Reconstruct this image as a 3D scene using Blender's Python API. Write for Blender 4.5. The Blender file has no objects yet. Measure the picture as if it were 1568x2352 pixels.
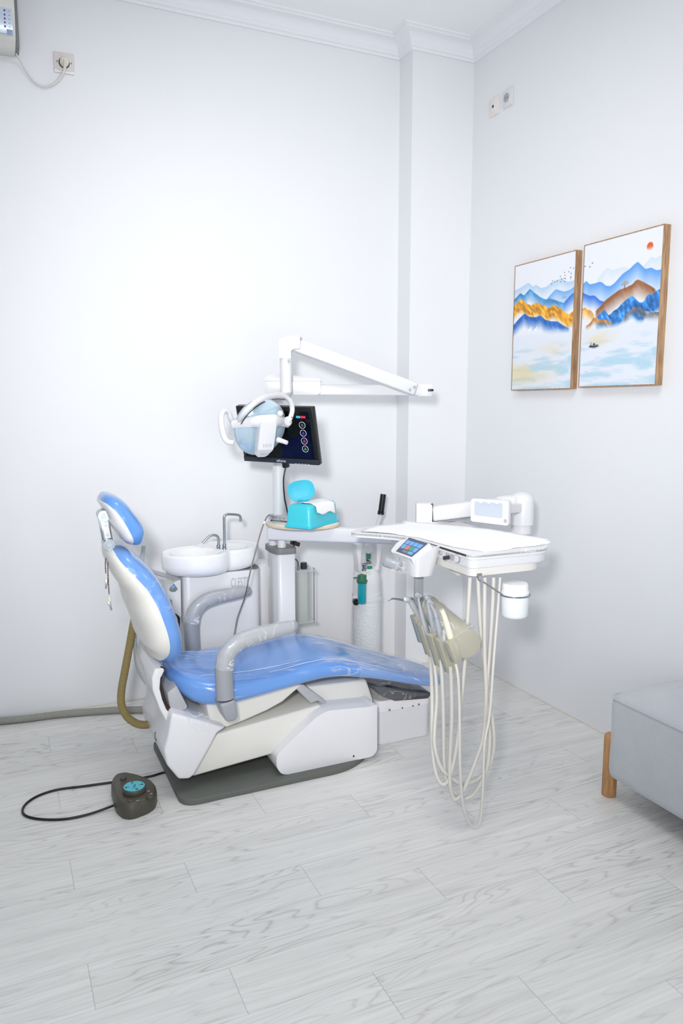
import bpy, bmesh, math, random
import numpy as np
from mathutils import Vector, Matrix, noise as mnoise
random.seed(7)
SC = bpy.context.scene
COL = SC.collection
PI = math.pi

# ------------------------------------------------------------------ camera
FPX, CX, CY, CAMH = 1741.0, 784.0, 1176.0, 1.5
PITCH = math.atan(244/1741.0); YAW = math.atan(806/1758.0)
FH = Vector((math.sin(YAW), math.cos(YAW), 0)); RV = Vector((math.cos(YAW), -math.sin(YAW), 0))
FV = FH*math.cos(PITCH) + Vector((0, 0, -math.sin(PITCH))); UV = RV.cross(FV)
CAM = Vector((0, 0, CAMH))
cd = bpy.data.cameras.new('camera'); cam = bpy.data.objects.new('camera', cd); COL.objects.link(cam)
cam.location = CAM
cam.rotation_euler = Matrix((RV, UV, -FV)).transposed().to_euler()
cd.sensor_fit = 'VERTICAL'; cd.sensor_height = 36.0; cd.sensor_width = 24.0
cd.lens = 36.0*FPX/2352.0
cd.clip_start = 0.05
SC.camera = cam

def ray(x, y): return FV + RV*((x-CX)/FPX) + UV*((CY-y)/FPX)
def onY(x, y, Y): d = ray(x, y); return CAM + d*(Y/d.y)
def onX(x, y, X): d = ray(x, y); return CAM + d*(X/d.x)
def onZ(x, y, Z): d = ray(x, y); return CAM + d*((Z-CAMH)/d.z)
def onD(x, y, D): return CAM + ray(x, y)*D

# ------------------------------------------------------------------ world, lights, exposure
CEIL = 3.42; XR = 2.487; YB = 3.838; XL = -1.9; YF = -1.6
W = bpy.data.worlds.new('world'); SC.world = W; W.use_nodes = True
W.node_tree.nodes['Background'].inputs[0].default_value = (.86, .93, 1, 1)
W.node_tree.nodes['Background'].inputs[1].default_value = .6
SC.view_settings.view_transform = 'Standard'; SC.view_settings.look = 'None'
SC.view_settings.exposure = -.53; SC.view_settings.gamma = 1.0

def area(name, loc, target, size, size_y, power, color):
    l = bpy.data.lights.new(name, 'AREA'); l.shape = 'RECTANGLE'; l.size = size; l.size_y = size_y
    l.energy = power; l.color = color
    o = bpy.data.objects.new(name, l); COL.objects.link(o); o.location = loc
    o.rotation_euler = (Vector(target)-Vector(loc)).to_track_quat('-Z', 'Y').to_euler()
    return o
# added fill at two unseen windows, a ceiling panel and the photographer's flash
area('window_fill', (XL+.12, .6, 1.7), (1, .6, 1.5), 1.8, 1.7, 10, (.88, .94, 1))
area('window_fill', (.3, YF+.12, 1.25), (.3, 2, 1.0), 2.2, 1.8, 62, (.955, .978, 1))
area('ceiling_light', (.85, 1.9, CEIL-.06), (.85, 1.9, 0), 1.1, 1.1, 26, (1, .985, .96))
sp = bpy.data.lights.new('camera_flash', 'SPOT'); sp.energy = 420; sp.color = (1, .99, .985)
sp.spot_size = math.radians(72); sp.spot_blend = 1.0; sp.shadow_soft_size = .11
so = bpy.data.objects.new('camera_flash', sp); COL.objects.link(so); so.location = (-.22, .0, 1.80)
so.rotation_euler = (Vector((1.85, 3.84, 1.45))-so.location).to_track_quat('-Z', 'Y').to_euler()

# ------------------------------------------------------------------ materials
def srgb(r, g, b):
    f = lambda c: (c/255/12.92) if c/255 <= .04045 else ((c/255+.055)/1.055)**2.4
    return (f(r), f(g), f(b), 1)
def mat(name, col, rough=.5, metal=0, coat=0, bump=0, bscale=60, spec=.5, emit=None, estr=0, mottle=0, mscale=6, stretch=None, trans=0, alpha=1, sheen=0):
    m = bpy.data.materials.new(name); m.use_nodes = True
    nt = m.node_tree; b = nt.nodes['Principled BSDF']
    c = col if len(col) == 4 else srgb(*col)
    b.inputs['Base Color'].default_value = c
    b.inputs['Roughness'].default_value = rough; b.inputs['Metallic'].default_value = metal
    b.inputs['Coat Weight'].default_value = coat; b.inputs['Coat Roughness'].default_value = .08
    b.inputs['Specular IOR Level'].default_value = spec
    b.inputs['Transmission Weight'].default_value = trans
    b.inputs['Alpha'].default_value = alpha
    if sheen: b.inputs['Sheen Weight'].default_value = sheen
    if emit: b.inputs['Emission Color'].default_value = srgb(*emit); b.inputs['Emission Strength'].default_value = estr
    tc = nt.nodes.new('ShaderNodeTexCoord'); mp = nt.nodes.new('ShaderNodeMapping')
    nt.links.new(tc.outputs['Object'], mp.inputs[0])
    if stretch: mp.inputs['Scale'].default_value = stretch
    if mottle:
        n = nt.nodes.new('ShaderNodeTexNoise'); n.inputs['Scale'].default_value = mscale; n.inputs['Detail'].default_value = 5
        nt.links.new(mp.outputs[0], n.inputs['Vector'])
        mx = nt.nodes.new('ShaderNodeMix'); mx.data_type = 'RGBA'
        mx.inputs[6].default_value = tuple(v*(1-mottle) for v in c[:3])+(1,)
        mx.inputs[7].default_value = tuple(min(1, v*(1+mottle)) for v in c[:3])+(1,)
        nt.links.new(n.outputs['Fac'], mx.inputs[0]); nt.links.new(mx.outputs[2], b.inputs['Base Color'])
    if bump:
        n2 = nt.nodes.new('ShaderNodeTexNoise'); n2.inputs['Scale'].default_value = bscale; n2.inputs['Detail'].default_value = 4
        nt.links.new(mp.outputs[0], n2.inputs['Vector'])
        bp = nt.nodes.new('ShaderNodeBump'); bp.inputs['Strength'].default_value = bump; bp.inputs['Distance'].default_value = .01
        nt.links.new(n2.outputs['Fac'], bp.inputs['Height']); nt.links.new(bp.outputs[0], b.inputs['Normal'])
    return m

def film_mat(name, base_fac=.05, streak=.55, scale=9, stretch=(1, 1, 1), tint=(1, 1, 1)):
    """thin clear plastic wrap: mostly see-through, glossy, with whitish creases"""
    m = bpy.data.materials.new(name); m.use_nodes = True; nt = m.node_tree
    for n in list(nt.nodes): nt.nodes.remove(n)
    out = nt.nodes.new('ShaderNodeOutputMaterial'); tr = nt.nodes.new('ShaderNodeBsdfTransparent')
    tr.inputs[0].default_value = (*tint, 1)
    gl = nt.nodes.new('ShaderNodeBsdfPrincipled'); gl.inputs['Base Color'].default_value = (.9, .92, .95, 1); gl.inputs['Roughness'].default_value = .12
    tc = nt.nodes.new('ShaderNodeTexCoord'); mp = nt.nodes.new('ShaderNodeMapping'); mp.inputs['Scale'].default_value = stretch
    nt.links.new(tc.outputs['Object'], mp.inputs[0])
    n = nt.nodes.new('ShaderNodeTexNoise'); n.inputs['Scale'].default_value = scale; n.inputs['Detail'].default_value = 7
    n.inputs['Distortion'].default_value = .9
    nt.links.new(mp.outputs[0], n.inputs['Vector'])
    # thin ridges where noise crosses .5
    s = nt.nodes.new('ShaderNodeMath'); s.operation = 'SUBTRACT'; s.inputs[1].default_value = .5
    a = nt.nodes.new('ShaderNodeMath'); a.operation = 'ABSOLUTE'
    r = nt.nodes.new('ShaderNodeMapRange'); r.inputs[1].default_value = .0; r.inputs[2].default_value = .022
    r.inputs[3].default_value = streak; r.inputs[4].default_value = 0
    nt.links.new(n.outputs['Fac'], s.inputs[0]); nt.links.new(s.outputs[0], a.inputs[0]); nt.links.new(a.outputs[0], r.inputs[0])
    n3 = nt.nodes.new('ShaderNodeTexNoise'); n3.inputs['Scale'].default_value = 5
    nt.links.new(tc.outputs['Object'], n3.inputs['Vector'])
    r3 = nt.nodes.new('ShaderNodeMapRange'); r3.inputs[1].default_value = .45; r3.inputs[2].default_value = .62
    nt.links.new(n3.outputs['Fac'], r3.inputs[0])
    mu = nt.nodes.new('ShaderNodeMath'); mu.operation = 'MULTIPLY'
    nt.links.new(r.outputs[0], mu.inputs[0]); nt.links.new(r3.outputs[0], mu.inputs[1])
    ad = nt.nodes.new('ShaderNodeMath'); ad.operation = 'ADD'; ad.inputs[1].default_value = base_fac; ad.use_clamp = True
    nt.links.new(mu.outputs[0], ad.inputs[0])
    bp = nt.nodes.new('ShaderNodeBump'); bp.inputs['Strength'].default_value = .8; bp.inputs['Distance'].default_value = .01
    nt.links.new(n.outputs['Fac'], bp.inputs['Height']); nt.links.new(bp.outputs[0], gl.inputs['Normal'])
    mx = nt.nodes.new('ShaderNodeMixShader')
    nt.links.new(ad.outputs[0], mx.inputs[0]); nt.links.new(tr.outputs[0], mx.inputs[1]); nt.links.new(gl.outputs[0], mx.inputs[2])
    nt.links.new(mx.outputs[0], out.inputs[0])
    return m

def ribbed_mat(name, col, freq, coord='UV', rough=.5):
    m = mat(name, col, rough)
    nt = m.node_tree; b = nt.nodes['Principled BSDF']
    tc = nt.nodes.new('ShaderNodeTexCoord'); w = nt.nodes.new('ShaderNodeTexWave'); w.inputs['Scale'].default_value = freq
    w.bands_direction = 'X'
    nt.links.new(tc.outputs[coord], w.inputs['Vector'])
    bp = nt.nodes.new('ShaderNodeBump'); bp.inputs['Strength'].default_value = .7; bp.inputs['Distance'].default_value = .004
    nt.links.new(w.outputs['Fac'], bp.inputs['Height']); nt.links.new(bp.outputs[0], b.inputs['Normal'])
    return m

def wood_mat(name, c1, c2, stretch, scale=20):
    m = mat(name, c1, .5); nt = m.node_tree; b = nt.nodes['Principled BSDF']
    tc = nt.nodes.new('ShaderNodeTexCoord'); mp = nt.nodes.new('ShaderNodeMapping'); mp.inputs['Scale'].default_value = stretch
    n = nt.nodes.new('ShaderNodeTexNoise'); n.inputs['Scale'].default_value = scale; n.inputs['Detail'].default_value = 6
    n.inputs['Distortion'].default_value = .6
    cr = nt.nodes.new('ShaderNodeValToRGB'); cr.color_ramp.elements[0].position = .35; cr.color_ramp.elements[1].position = .65
    cr.color_ramp.elements[0].color = srgb(*c2); cr.color_ramp.elements[1].color = srgb(*c1)
    nt.links.new(tc.outputs['Object'], mp.inputs[0]); nt.links.new(mp.outputs[0], n.inputs['Vector'])
    nt.links.new(n.outputs['Fac'], cr.inputs[0]); nt.links.new(cr.outputs[0], b.inputs['Base Color'])
    return m

def floor_mat():
    m = mat('pale_grey_oak_planks', (205, 204, 203), .42); nt = m.node_tree; b = nt.nodes['Principled BSDF']
    N = nt.nodes.new; L = nt.links.new
    def M(op, a, bb=None, c=None):
        n = N('ShaderNodeMath'); n.operation = op
        for i, v in enumerate((a, bb, c)):
            if v is None: continue
            if isinstance(v, (int, float)): n.inputs[i].default_value = v
            else: L(v, n.inputs[i])
        return n.outputs[0]
    tc = N('ShaderNodeTexCoord'); sx = N('ShaderNodeSeparateXYZ'); L(tc.outputs['Object'], sx.inputs[0])
    X, Y = sx.outputs[0], sx.outputs[1]
    v = M('DIVIDE', M('SUBTRACT', Y, 1.985), .1745); row = M('FLOOR', v); fv = M('SUBTRACT', v, row)
    nn = M('SUBTRACT', 2.0, row)
    xj = M('MULTIPLY_ADD', nn, .3443, .152)
    u = M('DIVIDE', M('SUBTRACT', X, xj), 1.033); pid = M('FLOOR', u); fu = M('SUBTRACT', u, pid)
    cmb = N('ShaderNodeCombineXYZ'); L(row, cmb.inputs[0]); L(pid, cmb.inputs[1])
    wn = N('ShaderNodeTexWhiteNoise'); L(cmb.outputs[0], wn.inputs['Vector'])
    rnd = wn.outputs['Value']
    # seams
    sv = M('MINIMUM', fv, M('SUBTRACT', 1.0, fv)); su = M('MINIMUM', fu, M('SUBTRACT', 1.0, fu))
    seamv = M('LESS_THAN', sv, .0075); seamu = M('LESS_THAN', su, .0013)
    seam = M('MAXIMUM', M('MULTIPLY', seamv, .45), M('MULTIPLY', seamu, .8))
    # grain coordinates
    gx = M('ADD', X, M('MULTIPLY', rnd, 37.0)); gy = M('ADD', Y, M('MULTIPLY', rnd, 11.0))
    def tex(sxx, syy, scale, det, dist):
        c = N('ShaderNodeCombineXYZ'); L(M('MULTIPLY', gx, sxx), c.inputs[0]); L(M('MULTIPLY', gy, syy), c.inputs[1]); L(M('MULTIPLY', rnd, 9.0), c.inputs[2])
        n = N('ShaderNodeTexNoise'); L(c.outputs[0], n.inputs['Vector']); n.inputs['Scale'].default_value = scale
        n.inputs['Detail'].default_value = det; n.inputs['Distortion'].default_value = dist; return n.outputs['Fac']
    big = tex(1.1, 10.0, 1.0, 2.0, .25)
    rings = M('MULTIPLY', big, 17.0); fr = M('FRACT', rings)
    line = M('POWER', M('ABSOLUTE', M('SUBTRACT', M('MULTIPLY', fr, 2.0), 1.0)), 5.0)
    # only part of each plank shows the cathedral figure
    gate = N('ShaderNodeMapRange'); L(tex(.9, 2.2, 1.0, 1, 0), gate.inputs[0]); gate.inputs[1].default_value = .38; gate.inputs[2].default_value = .62
    line = M('MULTIPLY', line, M('MULTIPLY_ADD', gate.outputs[0], .8, .2))
    fine = tex(3.0, 90.0, 1.0, 5, .2)
    med = tex(1.6, 22.0, 1.0, 4, .4)
    tone = M('MULTIPLY_ADD', line, -.42, 1.05)
    tone = M('ADD', tone, M('MULTIPLY_ADD', fine, .34, -.17))
    tone = M('ADD', tone, M('MULTIPLY_ADD', med, .34, -.17))
    tone = M('ADD', tone, M('MULTIPLY_ADD', rnd, .07, -.035))
    tone = M('SUBTRACT', tone, M('MULTIPLY', seam, .42))
    mx = N('ShaderNodeMix'); mx.data_type = 'RGBA'; mx.clamp_factor = False
    mx.inputs[6].default_value = srgb(106, 104, 106); mx.inputs[7].default_value = srgb(226, 225, 222)
    L(tone, mx.inputs[0]); L(mx.outputs[2], b.inputs['Base Color'])
    bp = N('ShaderNodeBump'); bp.inputs['Strength'].default_value = .12; bp.inputs['Distance'].default_value = .004
    L(tone, bp.inputs['Height']); L(bp.outputs[0], b.inputs['Normal'])
    b.inputs['Roughness'].default_value = .38
    return m

MWALL = mat('white_painted_wall', (236, 237, 240), .55, bump=.05, bscale=45, mottle=.012, mscale=2)
MWALL2 = mat('low_bounce_blue_grey', (165, 172, 182), .6, bump=.05, bscale=45)  # made-up tone of the unseen walls, darkened to cut bounced light
MCEIL = mat('white_ceiling_paint', (246, 248, 250), .8)
MTRIM = mat('white_plaster_cornice', (240, 242, 246), .5)
MCAULK = mat('off_white_sealant', (226, 222, 214), .6)
MFLOOR = floor_mat()
MBLUE = mat('blue_vinyl', (98, 150, 220), .22, coat=.5, bump=.03, bscale=14, mottle=.05, mscale=7)
MWHITE = mat('white_gloss_plastic', (226, 226, 229), .28, coat=.2)
MCREAM = mat('off_white_plastic', (226, 224, 218), .35)
MGREYSHELL = mat('pale_grey_plastic', (176, 177, 180), .4)
MGREY = mat('grey_plastic', (150, 153, 160), .38, coat=.2)
MMIDGREY = mat('mid_grey_plastic', (128, 128, 128), .45)
MDARK = mat('dark_rubber', (30, 26, 26), .4)
MBROWN = mat('dark_brown_rubber', (52, 34, 30), .35)
MBLACK = mat('black_plastic', (12, 13, 16), .25)
MMATGREY = mat('grey_green_rubber_mat', (98, 101, 96), .6, mottle=.12, mscale=5, bump=.06)
MCHROME = mat('chrome', (168, 176, 184), .2, metal=1)
MSTEEL = mat('brushed_steel', (168, 176, 182), .28, metal=1)
MSILVER = mat('silver_metal', (206, 208, 212), .38, metal=.45)
MBEIGEHOSE = mat('cream_hose_rubber', (206, 203, 196), .45)
MTAN = mat('beige_plastic', (172, 168, 148), .35, coat=.3)
MIVORY = mat('ivory_plastic', (232, 226, 208), .4)
MTABLE = mat('ivory_laminate', (240, 236, 228), .3)
MTABLEEDGE = mat('tan_edge_band', (226, 206, 176), .45)
MCERAM = mat('white_ceramic', (244, 244, 246), .1, coat=.6)
MTURQ = mat('turquoise_plastic', (70, 205, 220), .35, coat=.2, trans=.0)
MTURQ2 = mat('bright_turquoise_plastic', (62, 198, 224), .5)
MPAPER = mat('white_paper', (252, 252, 253), .85)
MGREEN = mat('green_plastic', (14, 140, 100), .35)
MDGREEN = mat('dark_green_plastic', (50, 112, 88), .4)
MTEAL = mat('clear_teal_plastic', (0, 168, 184), .15, coat=.4)
MTEALL = mat('light_teal_plastic', (40, 196, 206), .2)
MOLIVE = mat('olive_grey_plastic', (76, 72, 62), .45, bump=.03)
MCYAN = mat('cyan_label', (88, 190, 206), .4)
MINK = mat('black_ink', (20, 24, 34), .5)
MCHAIN = mat('dark_red_bead_chain', (66, 32, 48), .35)
MSOFA = mat('light_grey_velvet_fabric', (188, 191, 197), .9, bump=.25, bscale=160, mottle=.07, mscale=11, sheen=.4)
MOAK = wood_mat('oak_wood', (196, 150, 100), (168, 120, 74), (9, 9, 1.2), 9)
MFRAME = wood_mat('oak_frame_wood', (190, 155, 118), (150, 112, 80), (14, 14, 1.3), 9)
MSCREEN = mat('dark_glossy_screen', (3, 4, 8), .06, spec=.35)
MLENS = mat('blue_tinted_reflector', (212, 231, 243), .1, metal=.55, coat=1.0)
MCLEAR = mat('clear_acrylic', (226, 232, 232), .1, alpha=.35, coat=.6)
MWATER = mat('cloudy_clear_cylinder', (216, 222, 216), .12, alpha=.42, coat=.5)
MJAR = mat('translucent_white_plastic', (236, 240, 244), .35)
MCORDW = mat('white_cable', (222, 218, 214), .5)
MCORDG = mat('grey_cable', (128, 124, 122), .45)
MCORDB = mat('black_cable', (12, 12, 14), .4)
MTRANSTUBE = mat('clear_grey_tube', (180, 186, 190), .25, alpha=.75)
MSUCTION = ribbed_mat('tan_corrugated_hose', (160, 142, 92), 2.4)
MCONDUIT = ribbed_mat('grey_corrugated_conduit', (168, 168, 160), 2.4)
MFILM = film_mat('clear_plastic_wrap', .03, .45, 4, (.4, 4, 1))
MFILM2 = film_mat('crumpled_plastic_wrap', .10, .75, 9, (1.0, 3.0, 1.4))
MFILMB = film_mat('clear_wrap_on_backrest', .04, .35, 8, (1, 1, 2))
MFILMA = film_mat('clear_wrap_sleeve', .22, .75, 11, (1, 1, 1))
MFILMW = film_mat('shiny_holder_wrap', .09, .85, 5)
MHAND = mat('satin_handpiece_metal', (196, 199, 206), .28, metal=.45)
MFILMH = film_mat('loose_clear_bag', .06, .6, 10)

# ------------------------------------------------------------------ mesh helpers
def join(*gs):
    V, F = [], []
    for v, f in gs:
        n = len(V); V += [Vector(p) for p in v]; F += [tuple(i+n for i in q) for q in f]
    return V, F
def from_bm(bm):
    bm.verts.index_update()
    r = ([v.co.copy() for v in bm.verts], [tuple(v.index for v in f.verts) for f in bm.faces]); bm.free(); return r
def box(c, s, bev=0, seg=2, rot=None):
    bm = bmesh.new(); bmesh.ops.create_cube(bm, size=1)
    for v in bm.verts: v.co = Vector((v.co.x*s[0], v.co.y*s[1], v.co.z*s[2]))
    if bev: bmesh.ops.bevel(bm, geom=bm.edges[:], offset=min(bev, min(s)*.49), segments=seg, profile=.5, affect='EDGES')
    V, F = from_bm(bm)
    M = rot if rot is not None else Matrix.Identity(3)
    return [M @ v + Vector(c) for v in V], F
def frame(n, up=(0, 0, 1)):
    n = Vector(n).normalized(); up = Vector(up)
    r = up.cross(n)
    if r.length < 1e-5: r = Vector((1, 0, 0))
    r.normalize(); u = n.cross(r)
    return Matrix((r, u, n)).transposed()      # columns: right, up, normal
def prism(poly, ax, a0, a1, bev=0, seg=2, M=None, c=(0, 0, 0), side_only=False):
    """poly: 2D; ax 'Y': poly in XZ extruded along Y; 'Z': poly in XY along Z; 'X': poly in YZ; 'M': local frame"""
    bm = bmesh.new()
    def mk3(p, t):
        if ax == 'Y': return Vector((p[0], t, p[1]))
        if ax == 'Z': return Vector((p[0], p[1], t))
        if ax == 'X': return Vector((t, p[0], p[1]))
        return M @ Vector((p[0], p[1], t)) + Vector(c)
    A = [bm.verts.new(mk3(p, a0)) for p in poly]; B = [bm.verts.new(mk3(p, a1)) for p in poly]
    n = len(poly)
    bm.faces.new(A[::-1]); bm.faces.new(B)
    for i in range(n): bm.faces.new((A[i], A[(i+1) % n], B[(i+1) % n], B[i]))
    bmesh.ops.recalc_face_normals(bm, faces=bm.faces[:])
    if bev:
        es = bm.edges[:]
        if side_only:
            sa = set(A); sb = set(B)
            es = [e for e in es if (e.verts[0] in sa) == (e.verts[1] in sa)]
        bmesh.ops.bevel(bm, geom=es, offset=bev, segments=seg, profile=.5, affect='EDGES', clamp_overlap=True)
    bmesh.ops.triangulate(bm, faces=[f for f in bm.faces if len(f.verts) > 4])
    return from_bm(bm)
def rpoly(pts, r, n=5):
    """round the corners of a 2D polygon; r scalar or list"""
    out = []; m = len(pts)
    for i in range(m):
        p = Vector(pts[i][:2]); a = Vector(pts[i-1][:2]); b = Vector(pts[(i+1) % m][:2])
        rr = r[i] if isinstance(r, (list, tuple)) else r
        if rr <= 0: out.append(tuple(p)); continue
        d1 = (a-p); d2 = (b-p); rr = min(rr, d1.length*.48, d2.length*.48)
        s = p+d1.normalized()*rr; e = p+d2.normalized()*rr
        for k in range(n+1):
            t = k/n; out.append(tuple((1-t)**2*s+2*t*(1-t)*p+t*t*e))
    return out
def ell(cx, cy, rx, ry, n=40, e=1.0, rot=0):
    o = []
    for k in range(n):
        a = 2*PI*k/n; x = rx*math.copysign(abs(math.cos(a))**e, math.cos(a)); y = ry*math.copysign(abs(math.sin(a))**e, math.sin(a))
        o.append((cx+x*math.cos(rot)-y*math.sin(rot), cy+x*math.sin(rot)+y*math.cos(rot)))
    return o
def crom(P, k=6):
    P = [Vector(p) for p in P]
    if len(P) < 3: return P
    out = []
    for i in range(len(P)-1):
        p0 = P[max(i-1, 0)]; p1 = P[i]; p2 = P[i+1]; p3 = P[min(i+2, len(P)-1)]
        for j in range(k):
            t = j/k
            out.append(.5*((2*p1)+(p2-p0)*t+(2*p0-5*p1+4*p2-p3)*t*t+(3*p1-p0-3*p2+p3)*t**3))
    out.append(P[-1]); return out
def tube(pts, r, n=12, k=6, flat=1.0, up=None, caps=True):
    P = crom(pts, k) if k > 1 else [Vector(p) for p in pts]
    m = len(P)
    if isinstance(r, (list, tuple)):
        R = [r[min(int(i*(len(r)-1)/(m-1)), len(r)-2)]*(1-((i*(len(r)-1)/(m-1)) % 1 if i < m-1 else 1)) + r[min(int(i*(len(r)-1)/(m-1)), len(r)-2)+1]*((i*(len(r)-1)/(m-1)) % 1 if i < m-1 else 1) for i in range(m)]
    else: R = [r]*m
    V, F = [], []
    T = [(P[min(i+1, m-1)]-P[max(i-1, 0)]).normalized() for i in range(m)]
    nrm = (Vector(up) if up else (Vector((0, 0, 1)) if abs(T[0].z) < .9 else Vector((1, 0, 0))))
    for i in range(m):
        nrm = (nrm - T[i]*nrm.dot(T[i])).normalized(); bn = T[i].cross(nrm)
        for j in range(n):
            a = 2*PI*j/n; V.append(P[i]+nrm*math.cos(a)*R[i]+bn*math.sin(a)*R[i]*flat)
    for i in range(m-1):
        for j in range(n):
            F.append((i*n+j, i*n+(j+1) % n, (i+1)*n+(j+1) % n, (i+1)*n+j))
    if caps: F.append(tuple(range(n))[::-1]); F.append(tuple((m-1)*n+j for j in range(n)))
    return V, F
def lathe(prof, o, ax=(0, 0, 1), n=28, sc=(1, 1)):
    M = frame(ax, (0, 1, 0) if abs(Vector(ax).normalized().z) > .9 else (0, 0, 1)); o = Vector(o)
    V, F = [], []
    for r, h in prof:
        for j in range(n):
            a = 2*PI*j/n; V.append(o+M @ Vector((r*math.cos(a)*sc[0], r*math.sin(a)*sc[1], h)))
    m = len(prof)
    for i in range(m-1):
        for j in range(n): F.append((i*n+j, i*n+(j+1) % n, (i+1)*n+(j+1) % n, (i+1)*n+j))
    if prof[0][0] > 1e-6: F.append(tuple(range(n))[::-1])
    if prof[-1][0] > 1e-6: F.append(tuple((m-1)*n+j for j in range(n)))
    return V, F
def cyl(a, b, r, n=20, r2=None):
    a = Vector(a); b = Vector(b); return lathe([(r, 0), (r2 if r2 else r, (b-a).length)], a, b-a, n)
def ball(c, r, n=16, sc=(1, 1, 1)):
    V, F = lathe([(math.sin(PI*i/10)*r+1e-7, -math.cos(PI*i/10)*r) for i in range(11)], (0, 0, 0), (0, 0, 1), n)
    return [Vector((v.x*sc[0], v.y*sc[1], v.z*sc[2]))+Vector(c) for v in V], F
def rbar(path, w, h, bev=.004):
    """straight rounded rectangular bar between two points: w across horizontally, h the other way"""
    a, b = Vector(path[0]), Vector(path[1]); M = frame(b-a)
    return box((a+b)/2, (w, h, (b-a).length), bev, 3, M)
ROOTS = {}
def wloc(o):
    v = Vector((0, 0, 0))
    while o: v += o.location; o = o.parent
    return v
def part(name, g, m, parent=None, smooth=True, ang=38, uvs=None):
    V, F = g
    lo = Vector([min(v[i] for v in V) for i in range(3)]); hi = Vector([max(v[i] for v in V) for i in range(3)])
    c = (lo+hi)/2
    if parent is None: c.z = lo.z
    me = bpy.data.meshes.new(name); me.from_pydata([tuple(Vector(v)-c) for v in V], [], F); me.update()
    bm = bmesh.new(); bm.from_mesh(me); bmesh.ops.remove_doubles(bm, verts=bm.verts[:], dist=1e-6)
    bmesh.ops.recalc_face_normals(bm, faces=bm.faces[:]); bm.to_mesh(me); bm.free()
    if smooth:
        me.shade_smooth(); me.set_sharp_from_angle(angle=math.radians(ang))
    me.materials.append(m)
    o = bpy.data.objects.new(name, me); COL.objects.link(o)
    if parent: o.parent = parent; o.location = c - wloc(parent)
    else: o.location = c
    return o
def uvtube(o, pts, n, length):
    """run a u coordinate along a tube mesh so corrugation follows it"""
    me = o.data; uv = me.uv_layers.new(name='UVMap'); c = o.location if not o.parent else wloc(o)
    P = [Vector(p) for p in crom(pts, n)]; acc = [0]
    for i in range(1, len(P)): acc.append(acc[-1]+(P[i]-P[i-1]).length)
    val = []
    for v in me.vertices:
        w = v.co + c; k = min(range(len(P)), key=lambda i: (P[i]-w).length_squared); val.append(acc[k])
    for l in me.loops: uv.data[l.index].uv = (val[l.vertex_index]*length, 0)
def thing(name, label, cat, loc, group=None):
    o = bpy.data.objects.new(name, None); COL.objects.link(o); o.location = loc; o.empty_display_size = .05
    o['label'] = label; o['category'] = cat
    if group: o['group'] = group
    return o
def tag(o, label, cat, group=None):
    o['label'] = label; o['category'] = cat
    if group: o['group'] = group
    return o
def struct(name, g, m, parent=None, **k):
    o = part(name, g, m, parent, **k)
    if not parent: o['kind'] = 'structure'
    return o
def text(name, s, size, M, c, m, parent, sx=1.0, ext=.0006):
    cu = bpy.data.curves.new(name, 'FONT'); cu.body = s; cu.size = size; cu.extrude = ext; cu.align_x = 'CENTER'; cu.align_y = 'CENTER'
    t = bpy.data.objects.new(name, cu); COL.objects.link(t)
    bpy.context.view_layer.update()
    me = bpy.data.meshes.new_from_object(t.evaluated_get(bpy.context.evaluated_depsgraph_get()))
    V = [M @ Vector((v.co.x*sx, v.co.y, v.co.z)) + Vector(c) for v in me.vertices]; F = [tuple(p.vertices) for p in me.polygons]
    bpy.data.objects.remove(t); bpy.data.meshes.remove(me)
    return part(name, (V, F), m, parent, smooth=False)

# ------------------------------------------------------------------ the room
T = .12
PX, PY = 2.105, 3.70      # pillar left face and front face
struct('floor', box(((XL+XR)/2, (YF+YB)/2, -.05), (XR-XL+2*T, YB-YF+2*T, .1)), MFLOOR, smooth=False)
fl = bpy.data.objects['floor']
fl.data.transform(Matrix.Translation(fl.location)); fl.location = (0, 0, 0)
struct('ceiling', box(((XL+XR)/2, (YF+YB)/2, CEIL+.05), (XR-XL+2*T, YB-YF+2*T, .1)), MCEIL, smooth=False)
struct('wall_back', box(((XL+XR)/2, YB+T/2, CEIL/2), (XR-XL+2*T, T, CEIL)), MWALL, smooth=False)
struct('wall_pillar', box(((PX+XR)/2, (PY+YB)/2, CEIL/2), (XR-PX, YB-PY, CEIL)), MWALL, smooth=False)
struct('wall_right', box((XR+T/2, (YF+YB)/2, CEIL/2), (T, YB-YF, CEIL)), MWALL, smooth=False)
def holed(ax, pos, a0, a1, h0, h1, z0, z1):
    gs = []
    for (p, q, r, s) in ((a0, h0, 0, CEIL), (h1, a1, 0, CEIL), (h0, h1, 0, z0), (h0, h1, z1, CEIL)):
        if ax == 'X': gs.append(box((pos, (p+q)/2, (r+s)/2), (T, q-p, s-r)))
        else: gs.append(box(((p+q)/2, pos, (r+s)/2), (q-p, T, s-r)))
    return join(*gs)
struct('wall_left', holed('X', XL-T/2, YF, YB, -.3, 1.5, .85, 2.55), MWALL2, smooth=False)
struct('wall_front', holed('Y', YF-T/2, XL-T, XR+T, -.8, 1.4, .35, 2.15), MWALL2, smooth=False)
def unseen_window(name, ax, pos, h0, h1, z0, z1):
    gs = []; b = .05
    def bx(p, q, r, s, d=.06):
        if ax == 'X': return box((pos, (p+q)/2, (r+s)/2), (d, q-p, s-r), .004)
        return box(((p+q)/2, pos, (r+s)/2), (q-p, d, s-r), .004)
    m = (h0+h1)/2
    g = join(bx(h0, h0+b, z0, z1), bx(h1-b, h1, z0, z1), bx(h0+b, h1-b, z0, z0+b), bx(h0+b, h1-b, z1-b, z1), bx(m-b/2, m+b/2, z0+b, z1-b))
    o = struct(name, g, MTRIM)
    part('pane', join(bx(h0+b, m-b/2, z0+b, z1-b, .006), bx(m+b/2, h1-b, z0+b, z1-b, .006)), mat('window_glass', (235, 245, 250), .02, alpha=.15), o)
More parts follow.
